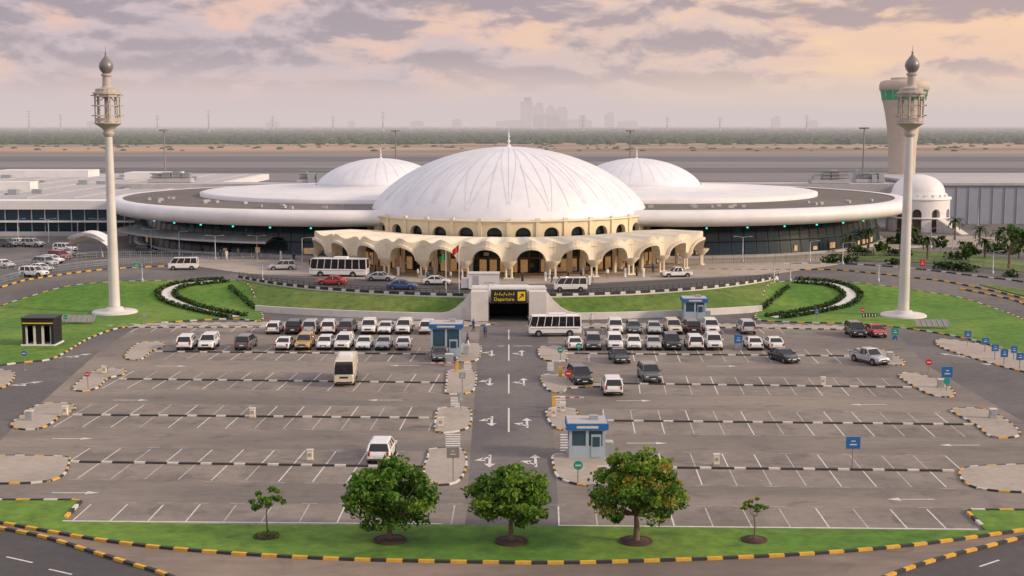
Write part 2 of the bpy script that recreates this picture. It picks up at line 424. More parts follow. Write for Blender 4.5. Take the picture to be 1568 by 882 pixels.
def leafy_hedge(name,pts,w,hh,dens=26,mats=('hedgeA','hedgeA','leafC','hedgeB'),ls=.22,gap=0):
    mb=MB();p=resample(pts,.5)
    for i,(x,y) in enumerate(p):
        g=math.sin(i*.31+pts[0][0])+math.sin(i*.13+1)
        if gap and g<gap-1: continue
        for k in range(int(dens*.5*w*3)):
            c=Vector((x+R.uniform(-w/2,w/2),y+R.uniform(-w/2,w/2),h(x,y)+.1+R.uniform(0,hh*(1+.25*g if gap else 1))))
            leaf(mb,c,ls*R.uniform(.7,1.4),R.choice(mats))
    return mb.obj(name)
for sg in(-1,1):
    X=[sg*(5.2+31.5*i/30) for i in range(31)]
    if sg<0:X=X[::-1]
    wallstrip('retaining_wall',X,lambda x:yb(x)-.6,lambda x:-.1,lambda x:.95+3.1*max(0,1-(abs(x)-5.2)/4.2)**2,.4,'whitewall')
    X=[sg*(5.2+38*i/40) for i in range(41)]
    if sg<0:X=X[::-1]
    wallstrip('parapet_wall',X,lambda x:yt(x)-.1,lambda x:h(x,yt(x))-.6,lambda x:2.65,.3,'whitewall')
    mb=MB()
    kerb(mb,[(x,yt(x)+.05) for x in X],['kblack','kblack','kwhite'],.8,.34,.25,.46)
    for i,x in enumerate(X):
        mb.box(x,yt(x)+.05,2.6,.06,.06,.9,'dark')
        if i<40:
            for zz in(2.95,3.2,3.5):
                x2=X[i+1]; mb.tube((x,yt(x)+.05,zz),(x2,yt(x2)+.05,zz),.035,.035,4,'dark')
    mb.obj('guard_rail')
    pts=[(x,yb(x)-.1) for x in [sg*(5+31.5*i/24) for i in range(25)]]+[(x,yt(x)-.2) for x in [sg*(43-38*i/24) for i in range(25)]]
    lawn(None,0,'grass2',None,world=pts,dz=.18)
for px in ([(362,487),(325,480),(285,470),(258,458),(256,447),(275,439),(300,435),(345,431)],[(1185,488),(1225,482),(1268,474),(1297,462),(1303,452),(1290,442),(1262,435),(1215,432)]):
    c=cr(GP(px),6); p=[Vector(q) for q in c]
    L=[];Rr=[]
    for i in range(len(p)):
        d=(p[min(i+1,len(p)-1)]-p[max(0,i-1)]).normalized(); o=Vector((-d.y,d.x))*.7
        L.append(tuple(p[i]+o));Rr.append(tuple(p[i]-o))
    mb=MB()
    for i in range(len(p)-1):
        q=[L[i],Rr[i],Rr[i+1],L[i+1]]; vs=[(a[0],a[1],h(*a)+.2) for a in q]; mb.add(vs,[(0,1,2,3)],'whitewall')
        vs2=[(a[0],a[1],h(*a)-.1) for a in q]; mb.add(vs+vs2,[(4,7,3,0),(5,6,2,1)],'whitewall')
    mb.obj('footpath')
    for sd in (1.7,-1.9):
        leafy_hedge('hedge',[(p[i].x+(L[i][0]-p[i].x)*sd,p[i].y+(L[i][1]-p[i].y)*sd) for i in range(len(p))],.8,.5,16)
for sg in(-1,1):
    leafy_hedge('hedge',[(sg*(37+i*.5),yb(sg*37)+1+i*1.05) for i in range(0,14)],.7,.5,12)
# portal
pt=empty('underpass_portal',(0,0,0))
mb=MB()
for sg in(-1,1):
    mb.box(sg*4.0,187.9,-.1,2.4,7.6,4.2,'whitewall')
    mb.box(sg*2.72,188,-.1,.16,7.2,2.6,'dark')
mb.box(0,188.4,2.45,5.6,6.6,1.75,'whitewall'); mb.box(0,192.2,-.1,5.5,.3,2.6,'dark'); mb.box(0,188,2.35,5.3,7,.08,'dark')  # near-black lining and end sheet put the tunnel's darkness into the colour
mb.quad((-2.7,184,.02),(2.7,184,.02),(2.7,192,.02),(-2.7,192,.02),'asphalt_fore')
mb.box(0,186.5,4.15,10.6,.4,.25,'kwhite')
mb.obj('walls',pt)
sg_=empty('departure_sign',(0,184.2,0))
mb=MB(); mb.box(0,0,2.6,4.9,.25,1.75,'dark'); mb.box(1.75,-.15,2.85,1.05,.06,1.25,'yellow')
mb.tube((1.5,-.2,3.2),(2.0,-.2,3.75),.07,.07,4,'dark'); mb.box(1.85,-.2,3.7,.4,.03,.12,'dark'); mb.box(2.0,-.2,3.4,.12,.03,.4,'dark')
for i in range(9):
    mb.box(-1.9+i*.32,-.14,3.62+.08*(i%3==1),.2,.03,.12,'yellow')
    if i%2==0: mb.box(-1.85+i*.32,-.14,3.66,.07,.03,.38,'yellow')
    if i%3==0: mb.box(-1.7+i*.32,-.14,3.48,.07,.03,.07,'yellow')
mb.box(0,.0,4.35,5.1,.3,.1,'metal'); mb.obj('panel',sg_)
tc=bpy.data.curves.new('departure_text','FONT'); tc.body='Departure'; tc.size=.66; tc.align_x='CENTER'; tc.extrude=.01; tc.materials.append(M['yellow'])
to=bpy.data.objects.new('lettering',tc); scene.collection.objects.link(to); to.parent=sg_; to.location=(-.65,-.16,2.85); to.rotation_euler=(pi/2,0,0)
# ---------------------------------------------------------------- terminal
S=24.8/27
T=empty('airport_terminal',(0,0,2.2),S)
def arcade(mb,cx,cy,rf,phi0,dphi,n,z0,ztf,A,zs,kz,depth,mat,roof=None):
    ts=[-.5]+[-A]+[-A*math.cos(pi*i/12) for i in range(1,12)]+[A]+[.5]
    ts=sorted(set([round(t,6) for t in ts]+[-(A+.5)/2,(A+.5)/2]))
    for b in range(n):
        pc=phi0+dphi*(b+.5)
        def pos(t,z,dr=0,f=None):
            a=pc+t*dphi; r=(rf(t) if f is None else f)-dr; return (cx+r*math.sin(a),cy-r*math.cos(a),z)
        def bot(t,side):
            if abs(t)>A+1e-5: return z0
            if abs(abs(t)-A)<1e-5: return zs if side else z0
            return zs+kz*math.sqrt(max(0,1-(t/A)**2))
        for i in range(len(ts)-1):
            a,c=ts[i],ts[i+1]; ins=(abs((a+c)/2)<A)
            za,zc=bot(a,ins),bot(c,ins)
            mb.add([pos(a,za),pos(c,zc),pos(c,ztf(c)),pos(a,ztf(a))],[(0,1,2,3)],mat)
            mb.quad(pos(a,za),pos(a,za,depth),pos(c,zc,depth),pos(c,zc),mat)
            if roof:
                r2,z2=roof
                rm=lambda t:(rf(t)+r2)/2
                zm=lambda t:(ztf(t)*.6+z2*.4)+.25
                mb.add([pos(a,ztf(a)),pos(c,ztf(c)),pos(c,zm(c),0,rm(c)),pos(a,zm(a),0,rm(a)),pos(c,z2,0,r2),pos(a,z2,0,r2)],[(0,1,2,3),(3,2,4,5)],mat)
        if z0<zs-.01:
            for s2 in(-A,A): mb.quad(pos(s2,z0),pos(s2,zs),pos(s2,zs,depth),pos(s2,z0,depth),mat)
DC=(0,279)
mb=MB()
R0=28.4;ZD=9.2;HD=13.2
def dz(t): return (max(0,1-t**1.95))**.68
prof=[(R0+.5,ZD-.5),(R0+.5,ZD-.1),(R0,ZD)]+[(R0*t,ZD+HD*dz(t)) for t in [1-.0005]+[math.cos(pi/2*i/24) for i in range(1,24)]+[.02,0.001]]
mb.lathe(prof,96,*DC,'membrane')
def ribs(mb,cx,cy,R0,ZD,HD,n,w,t0=.12,tw=.0):
    for i in range(n):
        tt=[1-(1-(t0 if i%2==0 else t0*3))*k/14 for k in range(15)]
        for k in range(14):
            q=[]
            for t,sg,kk in((tt[k],-1,k),(tt[k],1,k),(tt[k+1],1,k+1),(tt[k+1],-1,k+1)):
                a=2*pi*i/n+tw*kk/14
                r=R0*min(t,.9995)*1.0+.02; z=ZD+HD*dz(min(t,.9995))+.05
                q.append((cx+r*math.sin(a)+sg*w/2*math.cos(a),cy-r*math.cos(a)+sg*w/2*math.sin(a),z))
            mb.add(q,[(0,1,2,3)],'seam')
ribs(mb,*DC,R0,ZD,HD,44,.11); ribs(mb,*DC,R0,ZD,HD,22,.09,.2,.16); ribs(mb,*DC,R0,ZD,HD,22,.09,.2,-.16)
mb.obj('main_dome',T)
def finial(mb,x,y,z,s):
    mb.lathe([(.5*s,z-.2),(.5*s,z+.2*s),(.15*s,z+.4*s),(.15*s,z+.8*s),(.42*s,z+1.1*s),(.15*s,z+1.4*s),(.12*s,z+1.8*s),(.3*s,z+2.05*s),(.1*s,z+2.3*s),(.2*s,z+2.6*s),(.05*s,z+2.9*s),(.01,z+4*s)],10,x,y,'white')
mb=MB(); finial(mb,0,279,ZD+HD,1.0)
for sg in(-1,1): finial(mb,sg*31,328,18.8,.7)
mb.obj('finials',T)
mb=MB()
nb=34
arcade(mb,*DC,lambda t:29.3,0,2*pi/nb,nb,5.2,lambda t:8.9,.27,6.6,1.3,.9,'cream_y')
mb.lathe([(29.3,8.9),(29.7,8.95),(29.7,9.2),(28.4,9.3)],96,*DC,'cream')
mb.lathe([(28.3,5.0),(28.3,8.7)],64,*DC,'glass')
for i in range(nb):
    a=2*pi*i/nb; mb.box(DC[0]+29.4*math.sin(a),DC[1]-29.4*math.cos(a),5.2,.7,.35,4.05,'cream_y',a)
    mb.box(DC[0]+29.4*math.sin(a),DC[1]-29.4*math.cos(a),9.25,.9,.5,.4,'cream',a)
mb.obj('dome_drum',T)
mb=MB()
CC=(0,275.2); RC=41.6
dphi=math.radians(10.8); ph0=-6*dphi
SP=3.0
arcade(mb,*CC,lambda t:RC+.8*math.cos(2*pi*t),ph0,dphi,12,SP,lambda t:6.15+.85*math.cos(2*pi*t)**2*(1 if abs(t)<.25 else .6),.335,SP,2.35,1.6,'cream',roof=(27,6.3))
for b in range(12):
    pc=ph0+dphi*(b+.5)
    for i in range(14):
        q=[]
        for k in(i,i+1):
            th=pi*k/14
            for rr in(0,.5):
                t=-.335*math.cos(th)*(1+rr*.12); z=SP+(2.35+rr)*math.sin(th)
                a=pc+t*dphi; r=RC+.8*math.cos(2*pi*t)+.5; q.append((r*math.sin(a),CC[1]-r*math.cos(a),z))
        mb.quad(q[0],q[2],q[3],q[1],'cream')
        def inn(p,dd=.7):
            d=Vector((p[0],p[1]-CC[1])); d=d*(1-dd/d.length); return (d.x,d.y+CC[1],p[2])
        mb.quad(q[0],inn(q[0]),inn(q[2]),q[2],'cream'); mb.quad(q[1],q[3],inn(q[3]),inn(q[1]),'cream')
for b in range(13):
    a=ph0+dphi*b; r=RC-.7
    cx,cy=r*math.sin(a),CC[1]-r*math.cos(a)
    mb.lathe([(.4,1.9),(.55,2.1),(.95,2.5),(1.35,2.95),(1.5,3.3)],12,cx,cy,'cream')
    for s2 in(-.5,.5):
        mb.cyl(cx+s2*math.cos(a),cy+s2*math.sin(a),0,2.1,.22,.2,10,'cream')
    mb.box(cx,cy,0,1.8,.8,.35,'cream',a)
    r=36; cx,cy=r*math.sin(a),CC[1]-r*math.cos(a); mb.cyl(cx,cy,0,5.4,.4,.4,10,'cream')
for a in(ph0,-ph0):
    for r1,r2 in((27,34),(34,RC-.8)):
        mb.quad((r1*math.sin(a),CC[1]-r1*math.cos(a),3.3),(r2*math.sin(a),CC[1]-r2*math.cos(a),3.3),(r2*math.sin(a),CC[1]-r2*math.cos(a),6.15),(r1*math.sin(a),CC[1]-r1*math.cos(a),6.15),'cream')
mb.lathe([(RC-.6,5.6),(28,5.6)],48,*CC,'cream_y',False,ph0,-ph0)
mb.obj('entrance_canopy',T)
mb=MB()
mb.lathe([(32,0),(32,5.55)],60,*CC,'glass',False,-1.5,1.5)
for i in range(49):
    a=-1.4+2.8*i/48; mb.box(32.1*math.sin(a),CC[1]-32.1*math.cos(a),0,.14,.14,5.5,'interior',a)
    if i<48 and i%6 not in(2,):
        a+=1.4/48; mb.box(32.05*math.sin(a),CC[1]-32.05*math.cos(a),.3,1.3,.06,2.3,'room_glow',a)
for i in range(0,49,6):
    a=-1.4+2.8*i/48; mb.box(32.3*math.sin(a),CC[1]-32.3*math.cos(a),0,1.0,.4,5.5,'cream',a)
mb.lathe([(32.15,2.7),(32.15,3.0)],60,*CC,'interior',False,-1.5,1.5)
for i in range(72):
    a=-1.1+2.2*i/71
    if i%3: mb.box((33.2+3*(i%2))*math.sin(a),CC[1]-(33.2+3*(i%2))*math.cos(a),5.3,.5,.3,.12,'warm_light',a)
for i in range(26):
    a=-1.05+2.1*i/25; w=R.uniform(.4,1.4)
    mb.box(32.3*math.sin(a),CC[1]-32.3*math.cos(a),R.choice([.3,1.2,3.3]),w,.08,R.uniform(.3,.9),R.choice(['interior','roofgrey','glass_blue','yellow','white']),a)
mb.obj('entrance_glazing',T)
for sg in(-1,1):
    c=(sg*31,328); o=.03 if sg>0 else 0
    mb=MB()
    mb.lathe([(57,6.7+o),(62,6.8+o),(63.6,7.35+o),(64.2,8.3+o),(64,9.3+o),(63,9.95+o),(61.5,10.1+o),(60.5,10.0+o)],160,*c,'white')
    mb.lathe([(60.5,10.02+o),(60,9.85+o),(43,10.2+o)],128,*c,'roofbrown',False)
    mb.lathe([(43,10.15+o),(43,11.0+o),(42,11.25+o),(30,11.8+o),(16,12.3+o),(15.8,12.6+o)],128,*c,'white')
    mb.lathe([(15.6,12.4+o)]+[(15.4*t,12.5+6.3*dz(t)) for t in [.9995]+[math.cos(pi/2*i/16) for i in range(1,16)]+[.001]],64,*c,'membrane')
    ribs(mb,*c,15.4,12.5,6.3,32,.08)
    mb.lathe([(57.5,0),(56,7)],128,*c,'glass',False)
    for i in range(128):
        a=2*pi*i/128+.01; p=(c[0]+57.6*math.sin(a),c[1]-57.6*math.cos(a),0); q=(c[0]+56.1*math.sin(a),c[1]-56.1*math.cos(a),7)
        mb.tube(p,q,.05,.05,4,'mullion')
        if R.random()<.3: mb.box(c[0]+57.25*math.sin(a+.02),c[1]-57.25*math.cos(a+.02),.9,R.uniform(.8,2.2),.1,R.uniform(.5,1.3),'room_glow',a)
    mb.lathe([(57.3,3.3),(57.1,3.3),(57.1,3.5)],128,*c,'mullion',False)
    for i in range(22):
        a=sg*(.15+i*.075)
        if i%2==0: mb.box(c[0]+58.5*math.sin(a),c[1]-58.5*math.cos(a),6.1,.28,.28,.28,'teal_light',a)
    mb.lathe([(58.2,0),(58.2,.6),(57.4,.6)],128,*c,'roofgrey',False)
    for i in range(26):
        a=sg*R.uniform(-1.6,1.2); r=R.uniform(46,58); mb.box(c[0]+r*math.sin(a),c[1]-r*math.cos(a),10.0,R.uniform(.5,1.2),R.uniform(.5,1.2),.55,'roofgrey',a)
    mb.obj('wing_roof',T)
mb=MB()
mb.lathe([(58,4.6),(63,3.7),(63,3.3),(58,3.9)],40,-31,328,'metal',False,-1.15,-.28)
mb.obj('side_awning',T)
mb=MB()
for (x,y,z,w) in [(-100,400,10,9),(-56,395,10,8),(93,392,10,8),(106,398,10,6)]:
    for i in range(4):
        mb.box(x+(i-1.5)*w/3,y+R.uniform(-2,2),z,w/4,3,R.uniform(2.2,4),'alu')
    for i in range(3): mb.tube((x-w/1.6,y-2,z+1.5+i),(x+w/1.6,y-2,z+1.5+i),.18,.18,6,'pole')
    mb.box(x,y,z,w*1.4,5,1,'roofgrey')
mb.obj('rooftop_plant',T)
mb=MB(); mb.box(0,395,0,230,14,9.9,'roofgrey'); mb.obj('rear_block',T)
T2=empty('terminal_concourse',(0,0,0))
mb=MB()
mb.box(-160,385,2.2,150,160,5.8,'glass_blue'); mb.box(-160,385,8,154,166,1.9,'white'); mb.box(-160,388,9.9,150,156,.15,'roofgrey')
for i in range(14): mb.box(-232+i*11,385,10.05,.5,150,.25,'roofgrey')
for (x,y,w,d) in [(-110,420,16,10),(-150,440,30,12),(-128,350,10,6)]: mb.box(x,y,10.05,w,d,2.2,'white')
for i in range(16): mb.box(R.uniform(-160,-90),R.uniform(320,450),10.05,R.uniform(1,3),R.uniform(1,3),R.uniform(.6,1.4),'alu')
for i in range(52): mb.box(-234+i*3,304.9,2.2,.18,.2,5.8,'white')
mb.box(-160,303.5,5.1,152,3,.3,'white'); mb.box(-160,300,2.2,150,.2,1,'roofgrey')
mb.obj('hall',T2)
T3=empty('hangar',(0,0,0))
mb=MB(); mb.box(170,372,2.2,130,70,9.6,'hangar'); mb.box(170,372,11.8,131,71,.6,'roofgrey')
for i in range(44): mb.box(106+i*3,336.9,2.2,.12,.2,9.5,'roofgrey')
mb.obj('hall',T3)
gx,gy=G(1418,356)
B=empty('domed_prayer_hall',(gx,gy+7,2.2))
mb=MB()
arcade(mb,0,0,lambda t:7.2,0,2*pi/10,10,0,lambda t:7.4,.24,4.2,1.1,1.0,'white')
mb.lathe([(6.3,0),(6.3,7.3)],20,0,0,'interior'); mb.lathe([(7.5,7.4),(7.5,7.9),(6.4,8.0),(6.2,8.9)],40,0,0,'white')
mb.lathe([(7.2,7.4),(7.5,7.4)],40,0,0,'white')
mb.lathe([(6.1,8.8)]+[(6.0*math.cos(pi/2*i/12),8.9+4.2*math.sin(pi/2*i/12)) for i in range(13)],40,0,0,'white')
for i in range(20):
    a=2*pi*i/20; mb.box(6.5*math.sin(a),-6.5*math.cos(a),7.9,.8,.3,.7,'white',a)
mb.lathe([(7.25,3.0),(7.4,3.0),(7.4,3.4),(7.25,3.4)],40,0,0,'white')
for i in range(14): mb.box(3.2+i*.28,-7.3-i*.42,0,2.2,.42,max(.17,3.2-i*.23),'whitewall',.5)
mb.obj('rotunda',B)
Y=400;X=(1374-CX)*(Y+3)/F
B=empty('control_tower',(X,Y,2.2))
mb=MB()
mb.lathe([(4.4,0),(3.9,8),(4.0,18),(4.5,23),(5.3,28),(6.0,31),(6.3,31.8)],32,0,0,'tower')
mb.lathe([(6.2,31.8),(6.7,34.6)],16,0,0,'green_glass',False)
for i in range(16):
    a=2*pi*i/16; mb.tube((6.25*math.sin(a),-6.25*math.cos(a),31.8),(6.75*math.sin(a),-6.75*math.cos(a),34.6),.12,.12,4,'tower')
mb.lathe([(6.7,34.6),(7.1,34.7),(7.2,36.2),(6.8,37.2),(5.5,37.6),(4,37.7),(4,38.3),(.01,38.4)],32,0,0,'tower')
mb.tube((1,0,38),(1,0,41),.08,.04,5,'pole'); mb.obj('shaft',B)
def minaret(u,v):
    x,y=G(u,v); z=h(x,y); mb=MB()
    mb.lathe([(3.2,-.3),(3.2,.3),(3.0,.45),(1.3,.45),(1.2,.9),(.85,1.0)],32,0,0,'minaret_w')
    mb.lathe([(.78,.9),(.72,6),(.56,22.5),(.5,25.2)],20,0,0,'minaret_w')
    mb.lathe([(.5,25.2),(.75,25.5),(.8,25.8),(.6,26.0),(.9,26.4),(1.75,27.0),(1.9,27.05),(1.9,27.25),(1.7,27.25),(.5,27.25)],16,0,0,'minaret')
    for i in range(8):
        a=2*pi*(i+.5)/8; s,c=math.sin(a),math.cos(a)
        mb.tube((1.68*s,-1.68*c,27.2),(1.68*s,-1.68*c,31.4),.13,.13,6,'minaret')
        a2=2*pi*(i+1)/8; m=a2
        mb.box(1.62*math.sin(m),-1.62*math.cos(m),27.35,1.15,.1,.5,'minaret',m); mb.box(1.62*math.sin(m),-1.62*math.cos(m),28.1,1.15,.1,.12,'minaret',m)
        mb.box(1.62*math.sin(m),-1.62*math.cos(m),29.5,1.2,.12,.14,'minaret',m)
        mb.box(1.62*math.sin(m),-1.62*math.cos(m),30.75,1.25,.14,.4,'minaret',m)
        mb.tube((1.5*s,-1.5*c,30.2),(1.1*math.sin(a2),-1.1*math.cos(a2),30.9),.07,.07,4,'minaret')
        mb.box(1.98*s,-1.98*c,28.1,.14,.5,.16,'minaret',a); mb.box(1.98*s,-1.98*c,30.9,.14,.5,.16,'minaret',a); mb.box(1.98*s,-1.98*c,29.5,.12,.4,.14,'minaret',a)
    mb.lathe([(.45,27.2),(.4,31.2)],14,0,0,'minaret')
    mb.lathe([(1.8,31.1),(1.95,31.15),(1.95,31.4),(1.6,31.5),(1.6,31.9),(1.2,32.0),(.8,32.1),(.62,32.3),(.55,33.6),(.75,33.75),(.75,33.95),(.5,34.05)],16,0,0,'minaret',False)
    mb.lathe([(.45,34.0),(.85,34.5),(1.0,35.0),(.9,35.5),(.6,35.95),(.25,36.35),(.1,36.7),(.18,36.85),(.05,37.0),(.02,37.8)],20,0,0,'onion')
    return mb.obj('minaret_tower',None,(x,y,z))
minaret(176,480); minaret(1383,485)
# ---------------------------------------------------------------- vehicles
def loft_body(mb,st,mat):
    rings=[]
    for (y,zb,zt,w) in st:
        q=[(w-.1,zb),(w,zb+.1),(w+.0,(zb+zt)/2),(w-.03,zt-.14),(w-.12,zt-.02),(w-.3,zt+.015)]
        rings.append([(a,y,b) for a,b in q]+[(-a,y,b) for a,b in q[::-1]])
    k=len(rings[0]); vs=[p for r in rings for p in r]; fs=[]
    for j in range(len(rings)-1):
        for i in range(k): fs.append((j*k+i,j*k+(i+1)%k,(j+1)*k+(i+1)%k,(j+1)*k+i))
    mb.add(vs,fs,mat,False)
    mb.add(rings[0],[tuple(range(k))],mat); mb.add(rings[-1],[tuple(range(k-1,-1,-1))],mat)
def vehicle(L,W,Ht,belt,hood,gb,gt,wy,wr=.36,zb=.3,kind='car',np=2):
    mb=MB(); w=W/2; f=-L/2; b=L/2
    if kind in('bus','van'):
        st=[(f,zb+.1,belt-.05,w-.12),(f+.12,zb,belt,w-.02),(f+.6,zb,belt,w),(b-.4,zb,belt,w),(b-.08,zb,belt,w-.03),(b,zb+.1,belt-.05,w-.1)]
    else:
        st=[(f,zb+.18,hood-.28,w-.2),(f+.08,zb+.05,hood-.12,w-.1),(f+.35,zb,hood-.03,w-.02),(gb[0]-.1,zb-.03,hood+.05,w),(gb[0]+.1,zb-.03,belt,w),(gb[1]-.2,zb-.03,belt,w),(b-.3,zb,belt-.03,w-.01),(b-.07,zb+.06,belt-.12,w-.06),(b,zb+.2,belt-.3,w-.14)]
    loft_body(mb,st,'paintcar')
    wb=w-.06; wt=w-(.22 if kind=='car' else .12); zt=Ht-.1
    g=[(-wb,gb[0]),(wb,gb[0]),(wb,gb[1]),(-wb,gb[1])]; t=[(-wt,gt[0]),(wt,gt[0]),(wt,gt[1]),(-wt,gt[1])]
    V=[(a,c,belt-.01) for a,c in g]+[(a,c,zt) for a,c in t]
    mb.add(V,[(0,1,5,4),(1,2,6,5),(2,3,7,6),(3,0,4,7)],'carglass')
    e=.03
    rf=[(a*(1+e),c+(e if c>0 else -e),zt) for a,c in t]+[(a*1.01,c,zt+.06) for a,c in t]+[(a*.82,c*.86+.04,Ht) for a,c in t]
    mb.add(rf,[(0,1,5,4),(1,2,6,5),(2,3,7,6),(3,0,4,7),(4,5,9,8),(5,6,10,9),(6,7,11,10),(7,4,8,11),(8,9,10,11),(3,2,1,0)],'paintcar',False)
    for sx in(-1,1):
        mb.tube((sx*wb,gb[0],belt),(sx*wt,gt[0],zt),.055,.05,5,'paintcar'); mb.tube((sx*wb,gb[1],belt),(sx*wt,gt[1],zt),.1,.09,5,'paintcar')
        for k in range(1,np+1):
            y0=gb[0]+(gb[1]-gb[0])*(k/(np+1)); y1=gt[0]+(gt[1]-gt[0])*(k/(np+1))
            mb.tube((sx*wb,y0,belt),(sx*wt,y1,zt),.06,.05,4,'paintcar')
        for y in wy:
            mb.tube((sx*(w-.2),y,wr+.02),(sx*(w+.006),y,wr+.02),wr+.07,wr+.07,14,'trim')
            mb.tube((sx*(w-.22),y,wr),(sx*(w+.03),y,wr),wr,wr,14,'tyre'); mb.tube((sx*(w-.1),y,wr),(sx*(w+.04),y,wr),wr*.6,wr*.55,10,'hub')
        mb.box(sx*(w+.1),gb[0]+.25,belt-.0,.2,.12,.16,'paintcar')
        hz=hood if kind=='car' else belt
        mb.box(sx*(w-.32),f+.09,hz-.38,.36,.16,.16,'lamp'); mb.box(sx*(w-.2),b-.06,belt-.38,.18,.14,.32,'tail')
        mb.box(sx*(w+.004),0,zb-.02,.03,wy[1]-wy[0]-.9,.12,'trim')
        mb.box(sx*(w+.002),.2,belt-.22,.012,.18,.04,'trim')
        if kind=='bus': mb.box(sx*(w+.004),0,belt-.35,.01,L-.6,.1,'alu')
    hz=hood if kind=='car' else belt
    mb.box(0,f+.04,hz-.42,W*.42,.1,.2,'trim'); mb.box(0,f+.03,zb+.05,W*.8,.12,.14,'trim'); mb.box(0,b-.02,zb+.05,W*.8,.12,.14,'trim')
    mb.box(0,b+.01,.62,.5,.03,.13,'lamp'); mb.box(0,f-.01,.5,.5,.03,.12,'lamp')
    if kind=='bus':
        mb.box(0,.3,Ht,W*.6,2.2,.22,'white'); mb.box(0,f+.02,belt+.02,W*.86,.05,Ht-belt-.35,'carglass')
    return mb
VM={}
VM['suv']=vehicle(4.8,1.9,1.78,1.12,1.05,(-1.15,2.2),(-.45,2.0),(-1.45,1.4),.38,.34).mesh('suv')
VM['sedan']=vehicle(4.6,1.8,1.44,.95,.86,(-1.0,1.55),(-.25,.85),(-1.4,1.35),.33,.26,np=1).mesh('sedan')
VM['hatch']=vehicle(4.2,1.75,1.52,1.0,.92,(-1.0,1.95),(-.3,1.5),(-1.3,1.25),.32,.27).mesh('hatchback')
VM['van']=vehicle(5.0,1.85,2.15,1.2,1.2,(-2.2,2.42),(-1.5,2.35),(-1.6,1.5),.34,.3,'van',3).mesh('van')
VM['coaster']=vehicle(6.8,2.1,2.7,1.35,1.35,(-3.3,3.32),(-2.95,3.25),(-2.1,1.9),.4,.4,'bus',6).mesh('minibus')
VM['bus']=vehicle(9.6,2.45,3.1,1.45,1.45,(-4.7,4.72),(-4.4,4.65),(-2.9,2.5),.48,.4,'bus',7).mesh('bus')
pk=vehicle(5.1,1.85,1.76,1.08,1.0,(-1.0,.75),(-.35,.6),(-1.6,1.55),.38,.36,np=1)
pk.box(0,1.75,1.085,1.5,1.4,.012,'trim')
for s2 in(-1,1): pk.box(s2*.84,1.72,1.07,.12,1.6,.1,'paintcar')
VM['pickup']=pk.mesh('pickup_truck')
W_=(.78,.77,.75);BK=(.012,.012,.014);SV=(.42,.43,.44);GR=(.1,.105,.11);GD=(.45,.28,.09);RD=(.45,.02,.02);BL=(.02,.08,.25);CRM=(.66,.58,.44)
def car(t,u,v,col,hd=0,name='parked_car'):
    x,y=G(u,v); inst(VM[t],name,(x,y,h(x,y)+.02),math.radians(hd),color=col)
row1=[(421,W_,'hatch'),(451,BK,'suv'),(477,SV,'suv'),(504,W_,'suv'),(533,GR,'suv'),(565,W_,'suv'),(591,W_,'sedan'),(619,W_,'suv'),(655,W_,'suv'),(942,W_,'suv'),(970,GR,'hatch'),(1001,SV,'sedan'),(1030,CRM,'suv'),(1058,BK,'suv'),(1088,W_,'suv'),(1142,SV,'suv'),(1310,BK,'suv'),(1341,RD,'sedan')]
for u,c,t in row1: car(t,u,509 if u<1200 else 514,c,R.choice([0,0,180])+R.uniform(-3,3))
row2=[(287,W_,'suv'),(320,W_,'suv'),(377,GR,'suv'),(437,W_,'sedan'),(467,GD,'suv'),(498,W_,'hatch'),(527,W_,'suv'),(558,W_,'sedan'),(588,SV,'sedan'),(618,W_,'sedan'),(879,W_,'sedan'),(908,GR,'suv'),(941,W_,'suv'),(970,W_,'hatch'),(1000,SV,'sedan'),(1028,BK,'suv'),(1062,W_,'suv'),(1092,W_,'suv'),(1153,W_,'sedan'),(1184,W_,'sedan')]
for u,c,t in row2: car(t,u,533,c,R.choice([0,0,180])+R.uniform(-3,3))
car('sedan',948,553,BK,8);car('sedan',1200,553,BK,20);car('pickup',1331,556,SV,25);car('suv',888,586,BK,10);car('suv',994,582,GR,5)
car('suv',937,601,W_,180);car('suv',585,702,W_,178);car('sedan',673,550,GR,5);car('coaster',530,584,CRM,3,'minibus')
car('coaster',849,514,W_,-88,'minibus');car('bus',520,424,W_,-97,'bus')
car('sedan',508,436,RD,-95);car('sedan',583,430,SV,80);car('sedan',616,443,BL,85);car('sedan',669,436,W_,85);car('van',873,446,W_,-88,'van');car('pickup',1036,425,W_,-80)
car('suv',432,414,SV,-80);car('van',281,413,W_,-85,'van')
for i,(u,v) in enumerate([(52,424),(62,416),(70,408),(80,403),(92,398),(98,392),(10,378),(30,376),(50,378),(5,410),(100,386),(225,388)]):
    car(['suv','sedan','suv','hatch'][i%4],u,v,[W_,W_,SV,W_,RD,W_,GR,W_,SV,W_,W_,BK][i],R.choice([60,70,75]))
